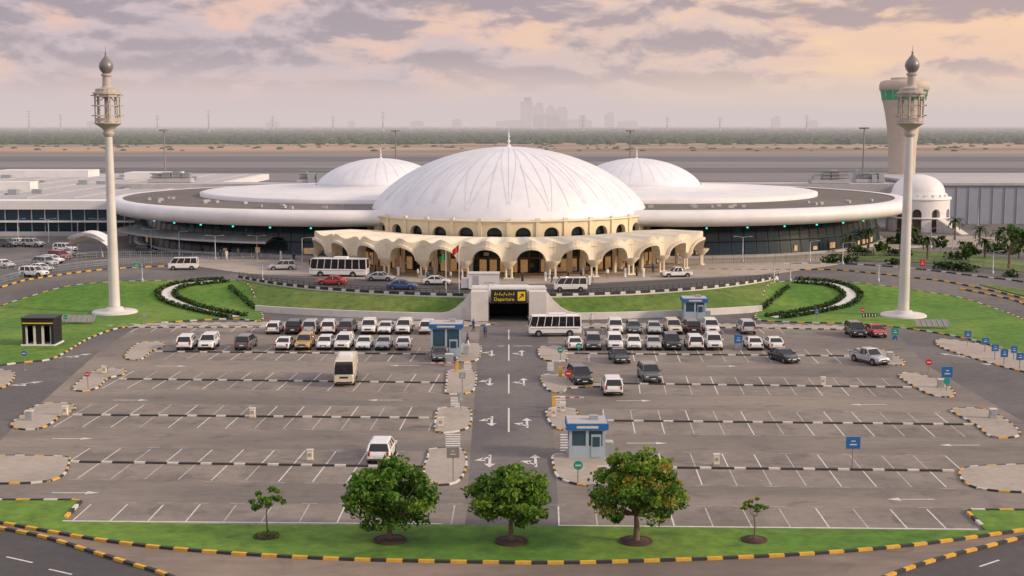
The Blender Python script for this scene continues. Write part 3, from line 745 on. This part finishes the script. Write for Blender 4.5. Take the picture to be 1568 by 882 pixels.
# ---------------------------------------------------------------- furniture
def kiosk(u,v,w,d,ht,name='ticket_kiosk'):
    x,y=G(u,v); mb=MB()
    mb.box(0,0,0,w+.4,d+.4,.15,'paving'); mb.box(0,0,.15,w,d,1.0,'kiosk'); mb.box(0,0,1.15,w-.06,d-.06,ht-1.75,'glass_blue')
    for sx in(-1,0,1):
        for sy in(-1,1): mb.box(sx*(w/2-.1),sy*(d/2-.1),1.15,.24,.24,ht-1.75,'kiosk')
    mb.box(0,0,ht-.6,w+.1,d+.1,.1,'kiosk'); mb.box(0,0,ht-.5,w+.5,d+.5,.5,'blue'); mb.box(0,0,ht+.0,w+.3,d+.3,.06,'roofgrey')
    mb.box(0,-d/2-.26,ht-.36,w*.6,.03,.2,'kwhite'); mb.box(w*.2,0,ht+.05,.7,.6,.35,'alu'); mb.box(w*.25,-d/2-.02,.2,w*.28,.05,1.9,'kiosk'); mb.box(w*.25,-d/2-.06,1.1,w*.2,.03,.8,'glass_blue')
    mb.box(w/2+.5,0,.1,.6,.8,1.0,'alu')
    mb.obj(name,None,(x,y+d/2,h(x,y)))
kiosk(899,704,2.9,2.6,3.0);kiosk(683,547,3.5,3,3.9);kiosk(1064,490,3,2.6,3)
def sign(u,v,hh,w=.9,bh=.9,mat='blue',rnd=False,name='traffic_sign',two=None):
    x,y=G(u,v);mb=MB();mb.tube((0,0,0),(0,0,hh),.045,.045,6,'pole'); mb.lathe([(.16,0),(.16,.08),(.05,.1)],8,0,0,'pole')
    if rnd: mb.tube((0,-.08,hh-.3),(0,-.04,hh-.3),w/2,w/2,18,mat); mb.box(0,-.1,hh-.36,w*.6,.03,.12,'kwhite')
    else:
        mb.box(0,-.07,hh-bh,w,.05,bh,mat); mb.box(0,-.1,hh-bh*.7,w*.5,.02,bh*.1,'kwhite'); mb.box(0,-.1,hh-bh*.4,w*.3,.02,bh*.08,'kwhite')
        mb.box(0,-.04,hh-bh-.02,w+.06,.03,bh+.04,'alu')
    if two: mb.tube((0,-.08,hh-bh-.4),(0,-.04,hh-bh-.4),.35,.35,16,two)
    mb.obj(name,None,(x,y,h(x,y)))
sign(1305,718,2.6,1.1,.95);sign(1449,600,2.6,1.1,1.1,'blue',two='sgreen');sign(1130,542,2.3,.95,1.0);sign(885,742,1.8,.7,.7,'sgreen',True);sign(870,600,2.2,.75,.75,'red',True)
sign(858,553,1.6,.7,.7,'sgreen',True);sign(886,548,1.7,.7,.7,'sgreen',True)
sign(1481,530,1.9,.8,.8);sign(1508,540,1.8,.8,.7);sign(1523,552,1.9,.8,.8);sign(1537,560,1.9,.8,.9);sign(1561,566,1.9,.8,.8);sign(1552,552,1.7,.7,.8);sign(1421,580,2.1,.7,.7,'red',True);sign(694,738,2.7,.9,.8,'pole')
sign(708,603,2.2,.6,.6,'alu');sign(706,630,1.8,.5,.9,'alu');sign(135,598,2,.5,.5,'red',True);sign(38,567,2.2,.6,.6,'blue',True);sign(1370,520,1.5,.9,.9,'sgreen',two='blue');sign(165,573,1.2,.5,.5,'alu');sign(210,415,1.5,1.2,.8,'sgreen');sign(101,498,1.4,.5,.5,'sgreen')
sign(222,498,1.6,.5,.5,'alu');sign(414,505,1.6,.5,.6,'red',True);sign(1250,492,1.6,.5,.6,'blue');sign(1412,415,2.0,.9,1.2,'red');sign(1320,492,1.9,.6,.6,'red',True)
def bollard(u,v,w=.55,hh=1.0,mat='cream',name='utility_post'):
    x,y=G(u,v);mb=MB();mb.box(0,0,0,w+.12,w+.12,.15,'paving');mb.box(0,0,.15,w,w*.8,hh-.2,mat);mb.box(0,0,hh-.05,w+.1,w*.9,.1,'kwhite');mb.box(0,-w*.4-.01,hh*.45,w*.6,.02,hh*.3,'alu');mb.obj(name,None,(x,y,h(x,y)+.02))
for u,v in[(387,640),(475,706),(1097,713),(1260,591),(100,637),(848,640),(675,655),(862,632),(160,573)]: bollard(u,v,.45,.9)
for u,v in[(1520,642),(45,645),(1440,595),(1362,552)]: bollard(u,v,.6,.95,'alu','utility_cabinet')
for u,v in[(930,700),(688,560),(1130,535)]: bollard(u,v,.8,1.3,'alu','ticket_machine')
for u,v,d in[(848,625,1),(700,570,-1),(858,578,1)]:
    x,y=G(u,v);mb=MB();mb.box(0,0,0,.35,.3,1.05,'kyellow')
    for i in range(6): mb.box(d*(.4+i*.45),0,.9,.45,.06,.1,'kwhite' if i%2 else 'red')
    mb.obj('barrier_gate',None,(x,y,h(x,y)+.1))
def lamp(u,v,hh,arm=1.2,dbl=False):
    x,y=G(u,v);mb=MB();mb.lathe([(.2,0),(.2,.5),(.09,.6),(.07,hh)],8,0,0,'alu')
    for sg in((-1,1) if dbl else (1,)):
        mb.tube((0,0,hh-.05),(sg*arm,0,hh+.15),.05,.04,5,'alu'); mb.box(sg*(arm+.25),0,hh+.08,.6,.22,.1,'alu')
    mb.obj('street_lamp',None,(x,y,h(x,y)))
for u,v,hh in[(28,372,5),(120,378,5),(232,388,4.6),(275,392,4.6),(330,398,4.4),(394,398,4.4),(463,402,4.4),(1137,402,4.6),(1185,432,3.2),(1497,352,4.8),(1458,395,4),(1425,380,4),(150,372,5),(75,372,5),(200,372,5),(402,432,2.8),(218,432,3),(1210,432,3),(1345,432,3),(1290,405,3.8),(1240,402,3.8),(1520,420,3.8)]: lamp(u,v,hh,dbl=R.random()<.5)
for u,Y,top in[(258,430,198),(608,470,199),(963,470,199),(1316,430,195)]:
    X=(u-CX)*(Y+3)/F; zt=H-(top-190)*Y/F; mb=MB(); mb.lathe([(.45,0),(.3,8),(.18,zt-2.2)],8,0,0,'pole')
    mb.lathe([(.3,zt-2.6),(1.3,zt-2.6),(1.3,zt-2.4),(.3,zt-2.3)],10,0,0,'pole')
    for i in range(6): mb.box(1.3*math.sin(i*pi/3),1.3*math.cos(i*pi/3),zt-2.7,.5,.5,.5,'pole',i)
    mb.obj('floodlight_mast',None,(X,Y,2.2))
for u,v,hh,mt in[(683,452,6.5,'flag_green'),(703,452,7.6,'red')]:
    x,y=G(u,v);mb=MB();mb.tube((0,0,0),(0,0,hh),.07,.04,6,'white'); mb.lathe([(.05,hh),(.1,hh+.08),(.01,hh+.2)],8,0,0,'yellow')
    for i in range(6):
        a=(-.16*i,.1*math.sin(i*1.3),hh-.15-.14*i);b=(-.16*(i+1),.1*math.sin(i*1.3+1.3),hh-.15-.14*(i+1))
        mb.quad(a,b,(b[0],b[1],b[2]-1.0),(a[0],a[1],a[2]-1.0),mt)
    mb.obj('flagpole',None,(x,y,h(x,y)))
x,y=G(741,444);mb=MB();mb.box(0,0,.2,4.6,2.6,2.2,'white');mb.box(0,0,2.4,4.8,2.8,.15,'kwhite');mb.box(-1.2,-1.32,.4,.9,.05,1.8,'roofgrey');mb.box(.8,-1.32,1.1,1.6,.04,.1,'roofgrey');mb.box(0,0,0,4.4,2.4,.2,'dark');mb.box(-2.9,0,.3,1.1,2.0,1.4,'white',0,.8,.9)
mb.obj('site_cabin',None,(x,y+1,h(x,y+1)))
x,y=G(59,531);mb=MB()
mb.box(0,0,0,4.2,3.4,.2,'white')
for sx in(-1.55,-.5,.5,1.55):
    for sy in(-1.2,1.2): mb.box(sx,sy,.2,.28,.28,2.4,'kwhite')
mb.box(0,0,.2,.5,2.6,2.3,'dark');mb.box(-1.75,0,.2,.35,3.0,3.1,'dark');mb.box(1.75,0,.2,.35,3.0,3.1,'dark');mb.box(0,.9,.2,3.2,.3,3,'dark');mb.box(0,0,2.5,3.9,3.1,.85,'dark');mb.box(0,-1.57,2.75,3.7,.04,.12,'yellow');mb.box(0,0,3.36,4.1,3.3,.12,'trim')
mb.obj('entrance_pavilion',None,(x,y+1.5,h(x,y)+.1))
for u,v in[(118,498),(1430,505)]:
    x,y=G(u,v);mb=MB()
    mb.quad((-2.2,0,.35),(2.2,0,.35),(2.2,1.2,1.1),(-2.2,1.2,1.1),'pole')
    for i in range(7): mb.tube((-2.2+i*.73,0,.38),(-2.2+i*.73,1.2,1.13),.05,.05,4,'alu')
    for sx in(-1.8,1.8): mb.tube((sx,.8,0),(sx,.8,.85),.06,.06,5,'pole')
    mb.obj('lawn_grating',None,(x,y,h(x,y)+.1))
x,y=G(1331,492);mb=MB();mb.box(0,0,.6,2,.06,.5,'dark')
for i in range(5): mb.box(-.8+i*.4,-.05,.68,.16,.03,.34,'kwhite',0)
mb.box(-.7,.05,0,.08,.06,.7,'pole');mb.box(.7,.05,0,.08,.06,.7,'pole');mb.obj('chevron_sign',None,(x,y,h(x,y)))
x,y=G(138,392);mb=MB()
for k in(0,1):
    n=10
    for i in range(n):
        def q(i,j):
            a=i/n;b=j/6; X_=-3.5+7*a+k*1.2; Y_=-2.5+5*b-k*3; Z_=3.2+1.6*math.sin(a*2.2)-.9*a*a*2+.5*math.cos(b*pi*2)-.6*k; return(X_,Y_,Z_)
        for j in range(6): mb.add([q(i,j),q(i+1,j),q(i+1,j+1),q(i,j+1)],[(0,1,2,3)],'white',True)
for a,b in((-3,-2),(3,-2),(-3,2),(3,2)): mb.tube((a,b,0),(a*.8,b*.8,3.4),.1,.08,6,'white')
mb.obj('tensile_canopy',None,(x,y,2.2))
def fence(px,hh,mat='pole',name='perimeter_fence'):
    p=resample(cr(GP(px),6),2.0);mb=MB()
    for i in range(len(p)):
        mb.box(p[i][0],p[i][1],h(*p[i]),.1,.1,hh,mat)
        if i<len(p)-1:
            for zz in(.15,.5,.85,1.0): mb.tube((*p[i],h(*p[i])+hh*zz),(*p[i+1],h(*p[i+1])+hh*zz),.03,.03,4,mat)
            for k in range(1,5):
                t=k/5;xx=p[i][0]*(1-t)+p[i+1][0]*t;yy=p[i][1]*(1-t)+p[i+1][1]*t; mb.box(xx,yy,h(xx,yy),.04,.04,hh,mat)
    mb.obj(name)
fence([(1075,405),(1200,402),(1300,400),(1420,406),(1640,430)],1.6)
fence([(-60,446),(0,434),(60,420),(150,408),(240,404),(400,402)],1.1,'alu')
fence([(-60,425),(0,415),(70,405),(150,396),(300,396),(480,402)],1.3,'alu')
for px,hh in([(1262,404),(1300,403),(1420,407)],1.0),([(1300,392),(1400,394),(1480,400)],1.2),([(1430,411),(1500,418),(1640,440)],1.0),([(1360,374),(1420,376),(1500,384),(1640,400)],1.3):
    leafy_hedge('hedge',cr(GP(px),4),1.4,hh,9,ls=.33,gap=.9)
lawn([(1290,398),(1350,384),(1470,390),(1640,412),(1640,424),(1500,410),(1400,402)],3,'grass2',None)
lawn([(1500,436),(1568,446),(1640,458),(1640,466),(1568,454)],3,'grass2',None)
island([(1200,396),(1290,386),(1340,368),(1480,362),(1640,376),(1640,392),(1480,380),(1380,380),(1290,395)],3,['kwhite'])
# ---------------------------------------------------------------- trees
def tree(u,v,cw,chh,top,mats,nc=70,nl=95,seed=1,ls=.17,lean=0,name='tree',bed=True,cs=1.0):
    global R
    R=random.Random(seed); x,y=G(u,v); mb=MB()
    zc=top-chh/2; tr=.03*top if cw>3.5 else .05
    fork=top-chh*.88
    p=Vector((0,0,0)); pts=[p]
    for i in range(1,5): pts.append(Vector((lean*i/4+R.uniform(-.06,.06),R.uniform(-.06,.06),fork*i/4)))
    for i in range(4): mb.tube(pts[i],pts[i+1],tr*(1.25-.12*i),tr*(1.13-.12*i),8,'bark')
    cl=[]
    for i in range(nc):
        for _ in range(60):
            a=Vector((R.uniform(-1,1),R.uniform(-1,1),R.uniform(-1,1)))
            if .35<a.length<1.0 and not(a.z<-.65 and a.xy.length<.35): break
        th=math.atan2(a.y,a.x); lob=1+.12*math.sin(3*th+seed)+.08*math.sin(5*th+2*seed+3*a.z)
        tap=(1-.35*max(0,a.z)-.0*max(0,-a.z))*lob
        c=Vector((a.x*cw/2*.9*tap+lean,a.y*cw/2*.9*tap,zc+a.z*chh/2*.88+R.uniform(-.15,.15))); cl.append((c,a))
    for c,a in cl[::2]:
        m=pts[-1].lerp(c,.5)+Vector((R.uniform(-.2,.2),R.uniform(-.2,.2),-.1)); mb.tube(pts[-1],m,tr*.42,tr*.24,5,'bark'); mb.tube(m,c,tr*.24,tr*.07,4,'bark')
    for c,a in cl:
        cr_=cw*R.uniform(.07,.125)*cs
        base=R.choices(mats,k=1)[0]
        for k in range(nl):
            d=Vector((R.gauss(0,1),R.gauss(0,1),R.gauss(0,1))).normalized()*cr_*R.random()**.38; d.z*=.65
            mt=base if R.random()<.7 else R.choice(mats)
            if d.z<-cr_*.28: mt='leafC'  # clump undersides get the darkest leaves, shade put into the colour
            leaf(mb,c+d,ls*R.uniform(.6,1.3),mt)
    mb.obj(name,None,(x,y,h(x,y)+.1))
    if bed:
        r=MB(); w_=.95 if cw>3.5 else .7
        r.lathe([(w_,0),(w_-.05,.1),(.01,.13)],18,0,0,'mulch'); r.lathe([(w_+.15,-.05),(w_+.15,.1),(w_,.1)],18,0,0,'mulch')
        r.obj('planting_bed',None,(x,y,h(x,y)+.12))
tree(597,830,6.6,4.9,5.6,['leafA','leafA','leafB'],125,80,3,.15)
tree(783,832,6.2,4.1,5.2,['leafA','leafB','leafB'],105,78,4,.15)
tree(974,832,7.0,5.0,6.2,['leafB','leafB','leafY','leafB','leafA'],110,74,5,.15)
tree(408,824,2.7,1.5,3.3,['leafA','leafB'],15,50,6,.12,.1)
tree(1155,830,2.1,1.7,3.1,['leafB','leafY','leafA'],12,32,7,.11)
R=random.Random(9)
x,y=G(408,826); leafy_hedge('shrub',[(x-.5,y),(x+.5,y)],.6,.4,22,ls=.12,mats=('leafA','leafB'))
for (u,v,w,t,s) in [(1545,412,7,8,21),(1378,386,4,4.5,22),(1318,398,3,2.6,23),(1484,402,4,3.4,24),(1560,396,6,6,26),(1440,388,3,3.5,27),(1350,392,3,3,28)]:
    tree(u,v,w,t*.75,t,['leafA','leafC','palmleaf','hedgeB'],24,30,s,.28,bed=False)
R=random.Random(31)
def palm(u,v,hh):
    x,y=G(u,v);mb=MB();mb.lathe([(.25,0),(.2,hh*.5),(.17,hh)],8,0,0,'bark')
    for i in range(22):
        a=i*2.4;el=R.uniform(-.3,1.1);p=Vector((0,0,hh))
        for k in range(6):
            d=Vector((math.cos(a)*math.cos(el),math.sin(a)*math.cos(el),math.sin(el)))*.42; q=p+d; s=Vector((-math.sin(a),math.cos(a),-.3))*(.28-.03*k)
            mb.add([p-s,q-s,q,p],[(0,1,2,3)],'palmleaf'); s2=Vector((math.sin(a),-math.cos(a),-.3))*(.28-.03*k); mb.add([p-s2,p,q,q-s2],[(0,1,2,3)],'palmleaf'); p=q; el-=.3
    mb.obj('palm_tree',None,(x,y,h(x,y)))
for u,v in[(1400,372),(1462,368),(1500,376),(1530,380),(1300,388),(1330,380),(1508,396),(1420,398)]: palm(u,v,R.uniform(2.6,4.2))
# far tree belt
mb=MB()
for i in range(10500):
    v=195.0+27*R.random()**1.1; d=ray(0,v); th=-d.z/d.y; Yd=24.8/th
    if Yd<1650 or Yd>8500: continue
    X=R.uniform(-.43,.43)*Yd
    cl=math.sin(X*.006+Yd*.003)+math.sin(X*.0023-Yd*.006+1)
    if Yd<2300 and cl<0 and R.random()<.75: continue
    rx=R.uniform(5,11)*(Yd/2500)**.5; rz=R.uniform(2.0,4.6); cx=X; cy=Yd
    vs=[];n=6
    for zz,rr in((0,.8),(.55,1.0),(1.3,.6)):
        for j in range(n):
            a=j*2*pi/n+zz; q=rr*R.uniform(.7,1.25); vs.append((cx+rx*q*math.cos(a),cy+rx*q*math.sin(a),2.1+rz*zz*R.uniform(.85,1.15)))
    vs.append((cx,cy,2.1+rz*1.7))
    fs=[(j,(j+1)%n,n+(j+1)%n,n+j) for j in range(n)]+[(n+j,n+(j+1)%n,2*n+(j+1)%n,2*n+j) for j in range(n)]+[(2*n+j,2*n+(j+1)%n,3*n) for j in range(n)]
    mb.add(vs,fs,'farleaf')
mb.obj('distant_tree_belt')
mb=MB()
for i in range(260):
    Yd=R.uniform(1250,1900);X=R.uniform(-.42,.42)*Yd; s=R.uniform(1.0,2.6)
    mb.lathe([(s*1.6,2.1),(s*1.7,2.1+s*.3),(s*.8,2.1+s*.7),(.01,2.1+s*.8)],5,X,Yd,'farleaf')
mb.obj('desert_scrub')
mb=MB()
def sk(u,w,top,Y=9500):
    X=(u-CX)*Y/F; z=H+(190-top)*Y/F; mb.box(X,Y,0,w*Y/F,60,z*.86,'skyline'); mb.box(X+w*.1*Y/F,Y,z*.86,w*.6*Y/F,50,z*.14,'skyline')
for u,w,t in[(806,18,150),(824,16,158),(842,14,162),(858,20,164),(836,40,174),(890,10,176),(932,14,172),(1185,12,178),(700,14,182),(880,50,183),(640,20,185),(960,30,185),(1240,16,184),(540,10,185),(420,20,186),(150,22,185),(780,40,184)]: sk(u,w,t)
mb.obj('distant_skyline')
for u,t in[(98,176),(323,170),(50,170),(512,178),(588,172),(1232,176),(1020,180),(892,178),(420,178),(245,176),(1100,180)]:
    Y=4200;X=(u-CX)*Y/F;z=H+(190-t)*Y/F;mb=MB();mb.lathe([(4,0),(1.6,z*.6),(.5,z)],4,0,0,'skyline')
    for zz in(.7,.82,.93): mb.box(0,0,z*zz,14,1.5,1.2,'skyline')
    mb.obj('power_pylon',None,(X,Y,2))
# haze
mb=MB();mb.box(0,15500,-3,44000,30000,150,'sand');hz=mb.obj('haze')
m=bpy.data.materials.new('haze_air');m.use_nodes=True;nt=m.node_tree;nt.nodes.clear()
o=nt.nodes.new('ShaderNodeOutputMaterial');ab=nt.nodes.new('ShaderNodeVolumeAbsorption');em=nt.nodes.new('ShaderNodeEmission');ad=nt.nodes.new('ShaderNodeAddShader')
D=.0002;ab.inputs['Color'].default_value=(0,0,0,1);ab.inputs['Density'].default_value=D;em.inputs['Color'].default_value=(.66,.565,.56,1);em.inputs['Strength'].default_value=D
nt.links.new(ab.outputs[0],ad.inputs[0]);nt.links.new(em.outputs[0],ad.inputs[1]);nt.links.new(ad.outputs[0],o.inputs['Volume'])
hz.data.materials.clear();hz.data.materials.append(m)
# ---------------------------------------------------------------- people
def person_mesh(name,stride,robe,top,bot):
    s=stride
    J=[((0,0,.95),.13),((0,0,1.2),.145),((0,.0,1.42),.12),((0,-.01,1.53),.055),((0,-.02,1.62),.095),((0,-.02,1.72),.085),
       ((.19,0,1.40),.06),((.25,.08*s,1.13),.045),((.25,-.1*s,.88),.035),((.25,-.13*s,.78),.03),
       ((-.19,0,1.40),.06),((-.25,-.08*s,1.13),.045),((-.25,.08*s,.88),.035),((-.25,.1*s,.78),.03),
       ((.1,0,.88),.1),((.11,-.2*s,.5),.07),((.11,-.1*s if s else 0,.08),.045),((.11,-.25*s-.1,.04),.04),
       ((-.1,0,.88),.1),((-.11,.1*s,.5),.07),((-.11,.35*s,.1),.045),((-.11,.3*s-.12,.04),.04)]
    E=[(0,1),(1,2),(2,3),(3,4),(4,5),(2,6),(6,7),(7,8),(8,9),(2,10),(10,11),(11,12),(12,13),(0,14),(14,15),(15,16),(16,17),(0,18),(18,19),(19,20),(20,21)]
    me=bpy.data.meshes.new('tmp');me.from_pydata([j[0] for j in J],E,[]);ob=bpy.data.objects.new('tmp',me);scene.collection.objects.link(ob)
    ob.modifiers.new('Skin','SKIN')
    sv=me.skin_vertices[0].data
    for i,j in enumerate(J):
        r=j[1]; sv[i].radius=(r*(1.25 if i in(1,2,0) else 1),r)
    sv[0].use_root=True
    sb=ob.modifiers.new('s','SUBSURF');sb.levels=1;sb.render_levels=1
    bpy.context.view_layer.update()
    dg=bpy.context.evaluated_depsgraph_get();nm=bpy.data.meshes.new_from_object(ob.evaluated_get(dg));nm.name=name
    nm.materials.clear()
    for k in('skin','hair',top,bot): nm.materials.append(M[k])
    for p in nm.polygons:
        c=p.center; hand=abs(c.x)>.2 and c.z<.86
        if c.z>1.68 or (c.z>1.58 and c.y>.02): p.material_index=1
        elif c.z>1.5 or hand: p.material_index=0
        elif c.z>(.15 if robe else .92): p.material_index=2
        else: p.material_index=3
        p.use_smooth=True
    bpy.data.objects.remove(ob)
    if robe:
        b=MB();b.lathe([(.2,.08),(.19,.5),(.17,.95)],14,0,0,top);rm=b.mesh('r')
        import bmesh
        bm=bmesh.new();bm.from_mesh(nm);n0=len(bm.faces);bm.from_mesh(rm);bm.faces.ensure_lookup_table()
        for f in bm.faces[n0:]: f.material_index=2
        bm.to_mesh(nm);bm.free()
    return nm
try:
    PM=[person_mesh('man_walking',1,False,'shirt_blue','cloth_dark'),person_mesh('man_robe',.5,True,'robe','robe'),person_mesh('man_standing',0.1,False,'robe','khaki'),person_mesh('woman_abaya',.4,True,'cloth_dark','cloth_dark')]
    PL=[(743,517,0),(717,540,2),(716,528,0),(902,437,1),(908,434,2),(347,398,1),(338,398,3),(705,430,0),(690,431,2),(800,432,3),(835,431,1),(845,434,0),(760,430,3),(930,428,2),(957,426,1),(640,428,2),(655,431,0),(975,424,3),(1000,420,0),(610,424,1),(450,402,3),(905,500,2),(725,508,0),(870,430,3),(720,432,1),(565,418,0),(575,420,3),(740,431,2),(985,426,1),(890,428,0),(340,392,0),(365,394,2),(430,398,1),(310,392,3)]
    for u,v,k in PL:
        x,y=G(u,v); inst(PM[k],'person',(x,y,h(x,y)+(.15 if v<430 else .02)),R.uniform(0,6.28))
except Exception as ex: print('PEOPLE',ex)
# ---------------------------------------------------------------- world
w=bpy.data.worlds.new('World');scene.world=w;w.use_nodes=True;nt=w.node_tree;N=nt.nodes;L=nt.links;bg=N['Background'];bg.inputs[1].default_value=1
EL=math.radians(20);AZ=math.radians(75)
def val(op,a,b=None,c=None,clamp=False):
    n=N.new('ShaderNodeMath');n.operation=op;n.use_clamp=clamp
    for i,x in enumerate((a,b,c)):
        if x is None: continue
        if isinstance(x,(int,float)): n.inputs[i].default_value=x
        else: L.new(x,n.inputs[i])
    return n.outputs[0]
def mr(x,a,b,c=0,d=1):
    n=N.new('ShaderNodeMapRange');n.interpolation_type='SMOOTHSTEP';L.new(x,n.inputs[0])
    for i,k in enumerate((a,b,c,d)): n.inputs[i+1].default_value=k
    return n.outputs[0]
def mix(f,a,b):
    n=N.new('ShaderNodeMix');n.data_type='RGBA'
    if isinstance(f,float): n.inputs[0].default_value=f
    else: L.new(f,n.inputs[0])
    for i,x in((6,a),(7,b)):
        if isinstance(x,tuple): n.inputs[i].default_value=(*x,1)
        else: L.new(x,n.inputs[i])
    return n.outputs[2]
tcn=N.new('ShaderNodeTexCoord');sep=N.new('ShaderNodeSeparateXYZ');L.new(tcn.outputs['Generated'],sep.inputs[0]);x_,z_=sep.outputs[0],sep.outputs[2]
def noise(sc,scale,detail,dist=.3,loc=(0,0,0),rough=.55):
    mp=N.new('ShaderNodeMapping');mp.inputs['Scale'].default_value=sc;mp.inputs['Location'].default_value=loc;L.new(tcn.outputs['Generated'],mp.inputs[0])
    n=N.new('ShaderNodeTexNoise');n.inputs['Scale'].default_value=scale;n.inputs['Detail'].default_value=detail;n.inputs['Roughness'].default_value=rough;n.inputs['Distortion'].default_value=dist;L.new(mp.outputs[0],n.inputs['Vector']);return n.outputs['Fac']
n1=noise((1,1,2.7),14,7,.3,(2,0,0),.55);n2=noise((1,1,4.0),5,4,.2,(3,1,2));n3=noise((1,1,2.7),14,7,.3,(2,.0,-.022),.55)
right=mr(x_,-.18,.34)
clear=mix(right,(.60,.50,.53),(.97,.63,.42)); peach=mix(right,(.84,.56,.46),(1.05,.70,.38))
warm=mr(n2,.42,.56); clear=mix(warm,clear,peach)
hi=mr(z_,.0,.04); clear=mix(hi,mix(right,(.60,.53,.55),(.84,.67,.57)),clear)
dens=val('ADD',val('MULTIPLY',n1,.68),val('MULTIPLY',n2,.32))
cm=val('MULTIPLY',mr(dens,.43,.53),mr(z_,.012,.05,.08,.95))
lit=mr(val('SUBTRACT',n3,n1),-.07,.10)
ccol=mix(lit,mix(right,(.33,.295,.35),(.43,.33,.34)),mix(right,(.60,.50,.54),(.86,.62,.50)))
low_=mix(cm,clear,ccol)
sky=N.new('ShaderNodeTexSky');sky.sky_type='NISHITA';sky.sun_disc=False;sky.sun_elevation=EL
sv=N.new('ShaderNodeVectorMath');sv.operation='SCALE';L.new(sky.outputs[0],sv.inputs[0]);sv.inputs['Scale'].default_value=.07
ad=N.new('ShaderNodeVectorMath');ad.operation='ADD';L.new(sv.outputs[0],ad.inputs[0]);ad.inputs[1].default_value=(.66,.575,.57)
fin=mix(mr(z_,.10,.32),low_,ad.outputs[0])
L.new(fin,bg.inputs[0])
sd=bpy.data.lights.new('sun','SUN');sd.energy=3.0;sd.angle=math.radians(8);sd.color=(1,.79,.57);so=bpy.data.objects.new('sun',sd);scene.collection.objects.link(so)
dirv=Vector((math.sin(AZ)*math.cos(EL),math.cos(AZ)*math.cos(EL)-.5,math.sin(EL)+.05));so.rotation_euler=dirv.to_track_quat('Z','Y').to_euler();so.location=(100,0,100)
sky.sun_rotation=math.atan2(dirv.x,dirv.y)
cam=bpy.data.cameras.new('camera');cam.sensor_width=36;cam.lens=36*F/1568;cam.shift_x=5/1568;cam.clip_end=60000;cam.clip_start=1
co=bpy.data.objects.new('camera',cam);scene.collection.objects.link(co);co.location=(0,0,H);co.rotation_euler=(pi/2-P,0,0);scene.camera=co
scene.view_settings.view_transform='Standard';scene.view_settings.look='None';scene.view_settings.exposure=0
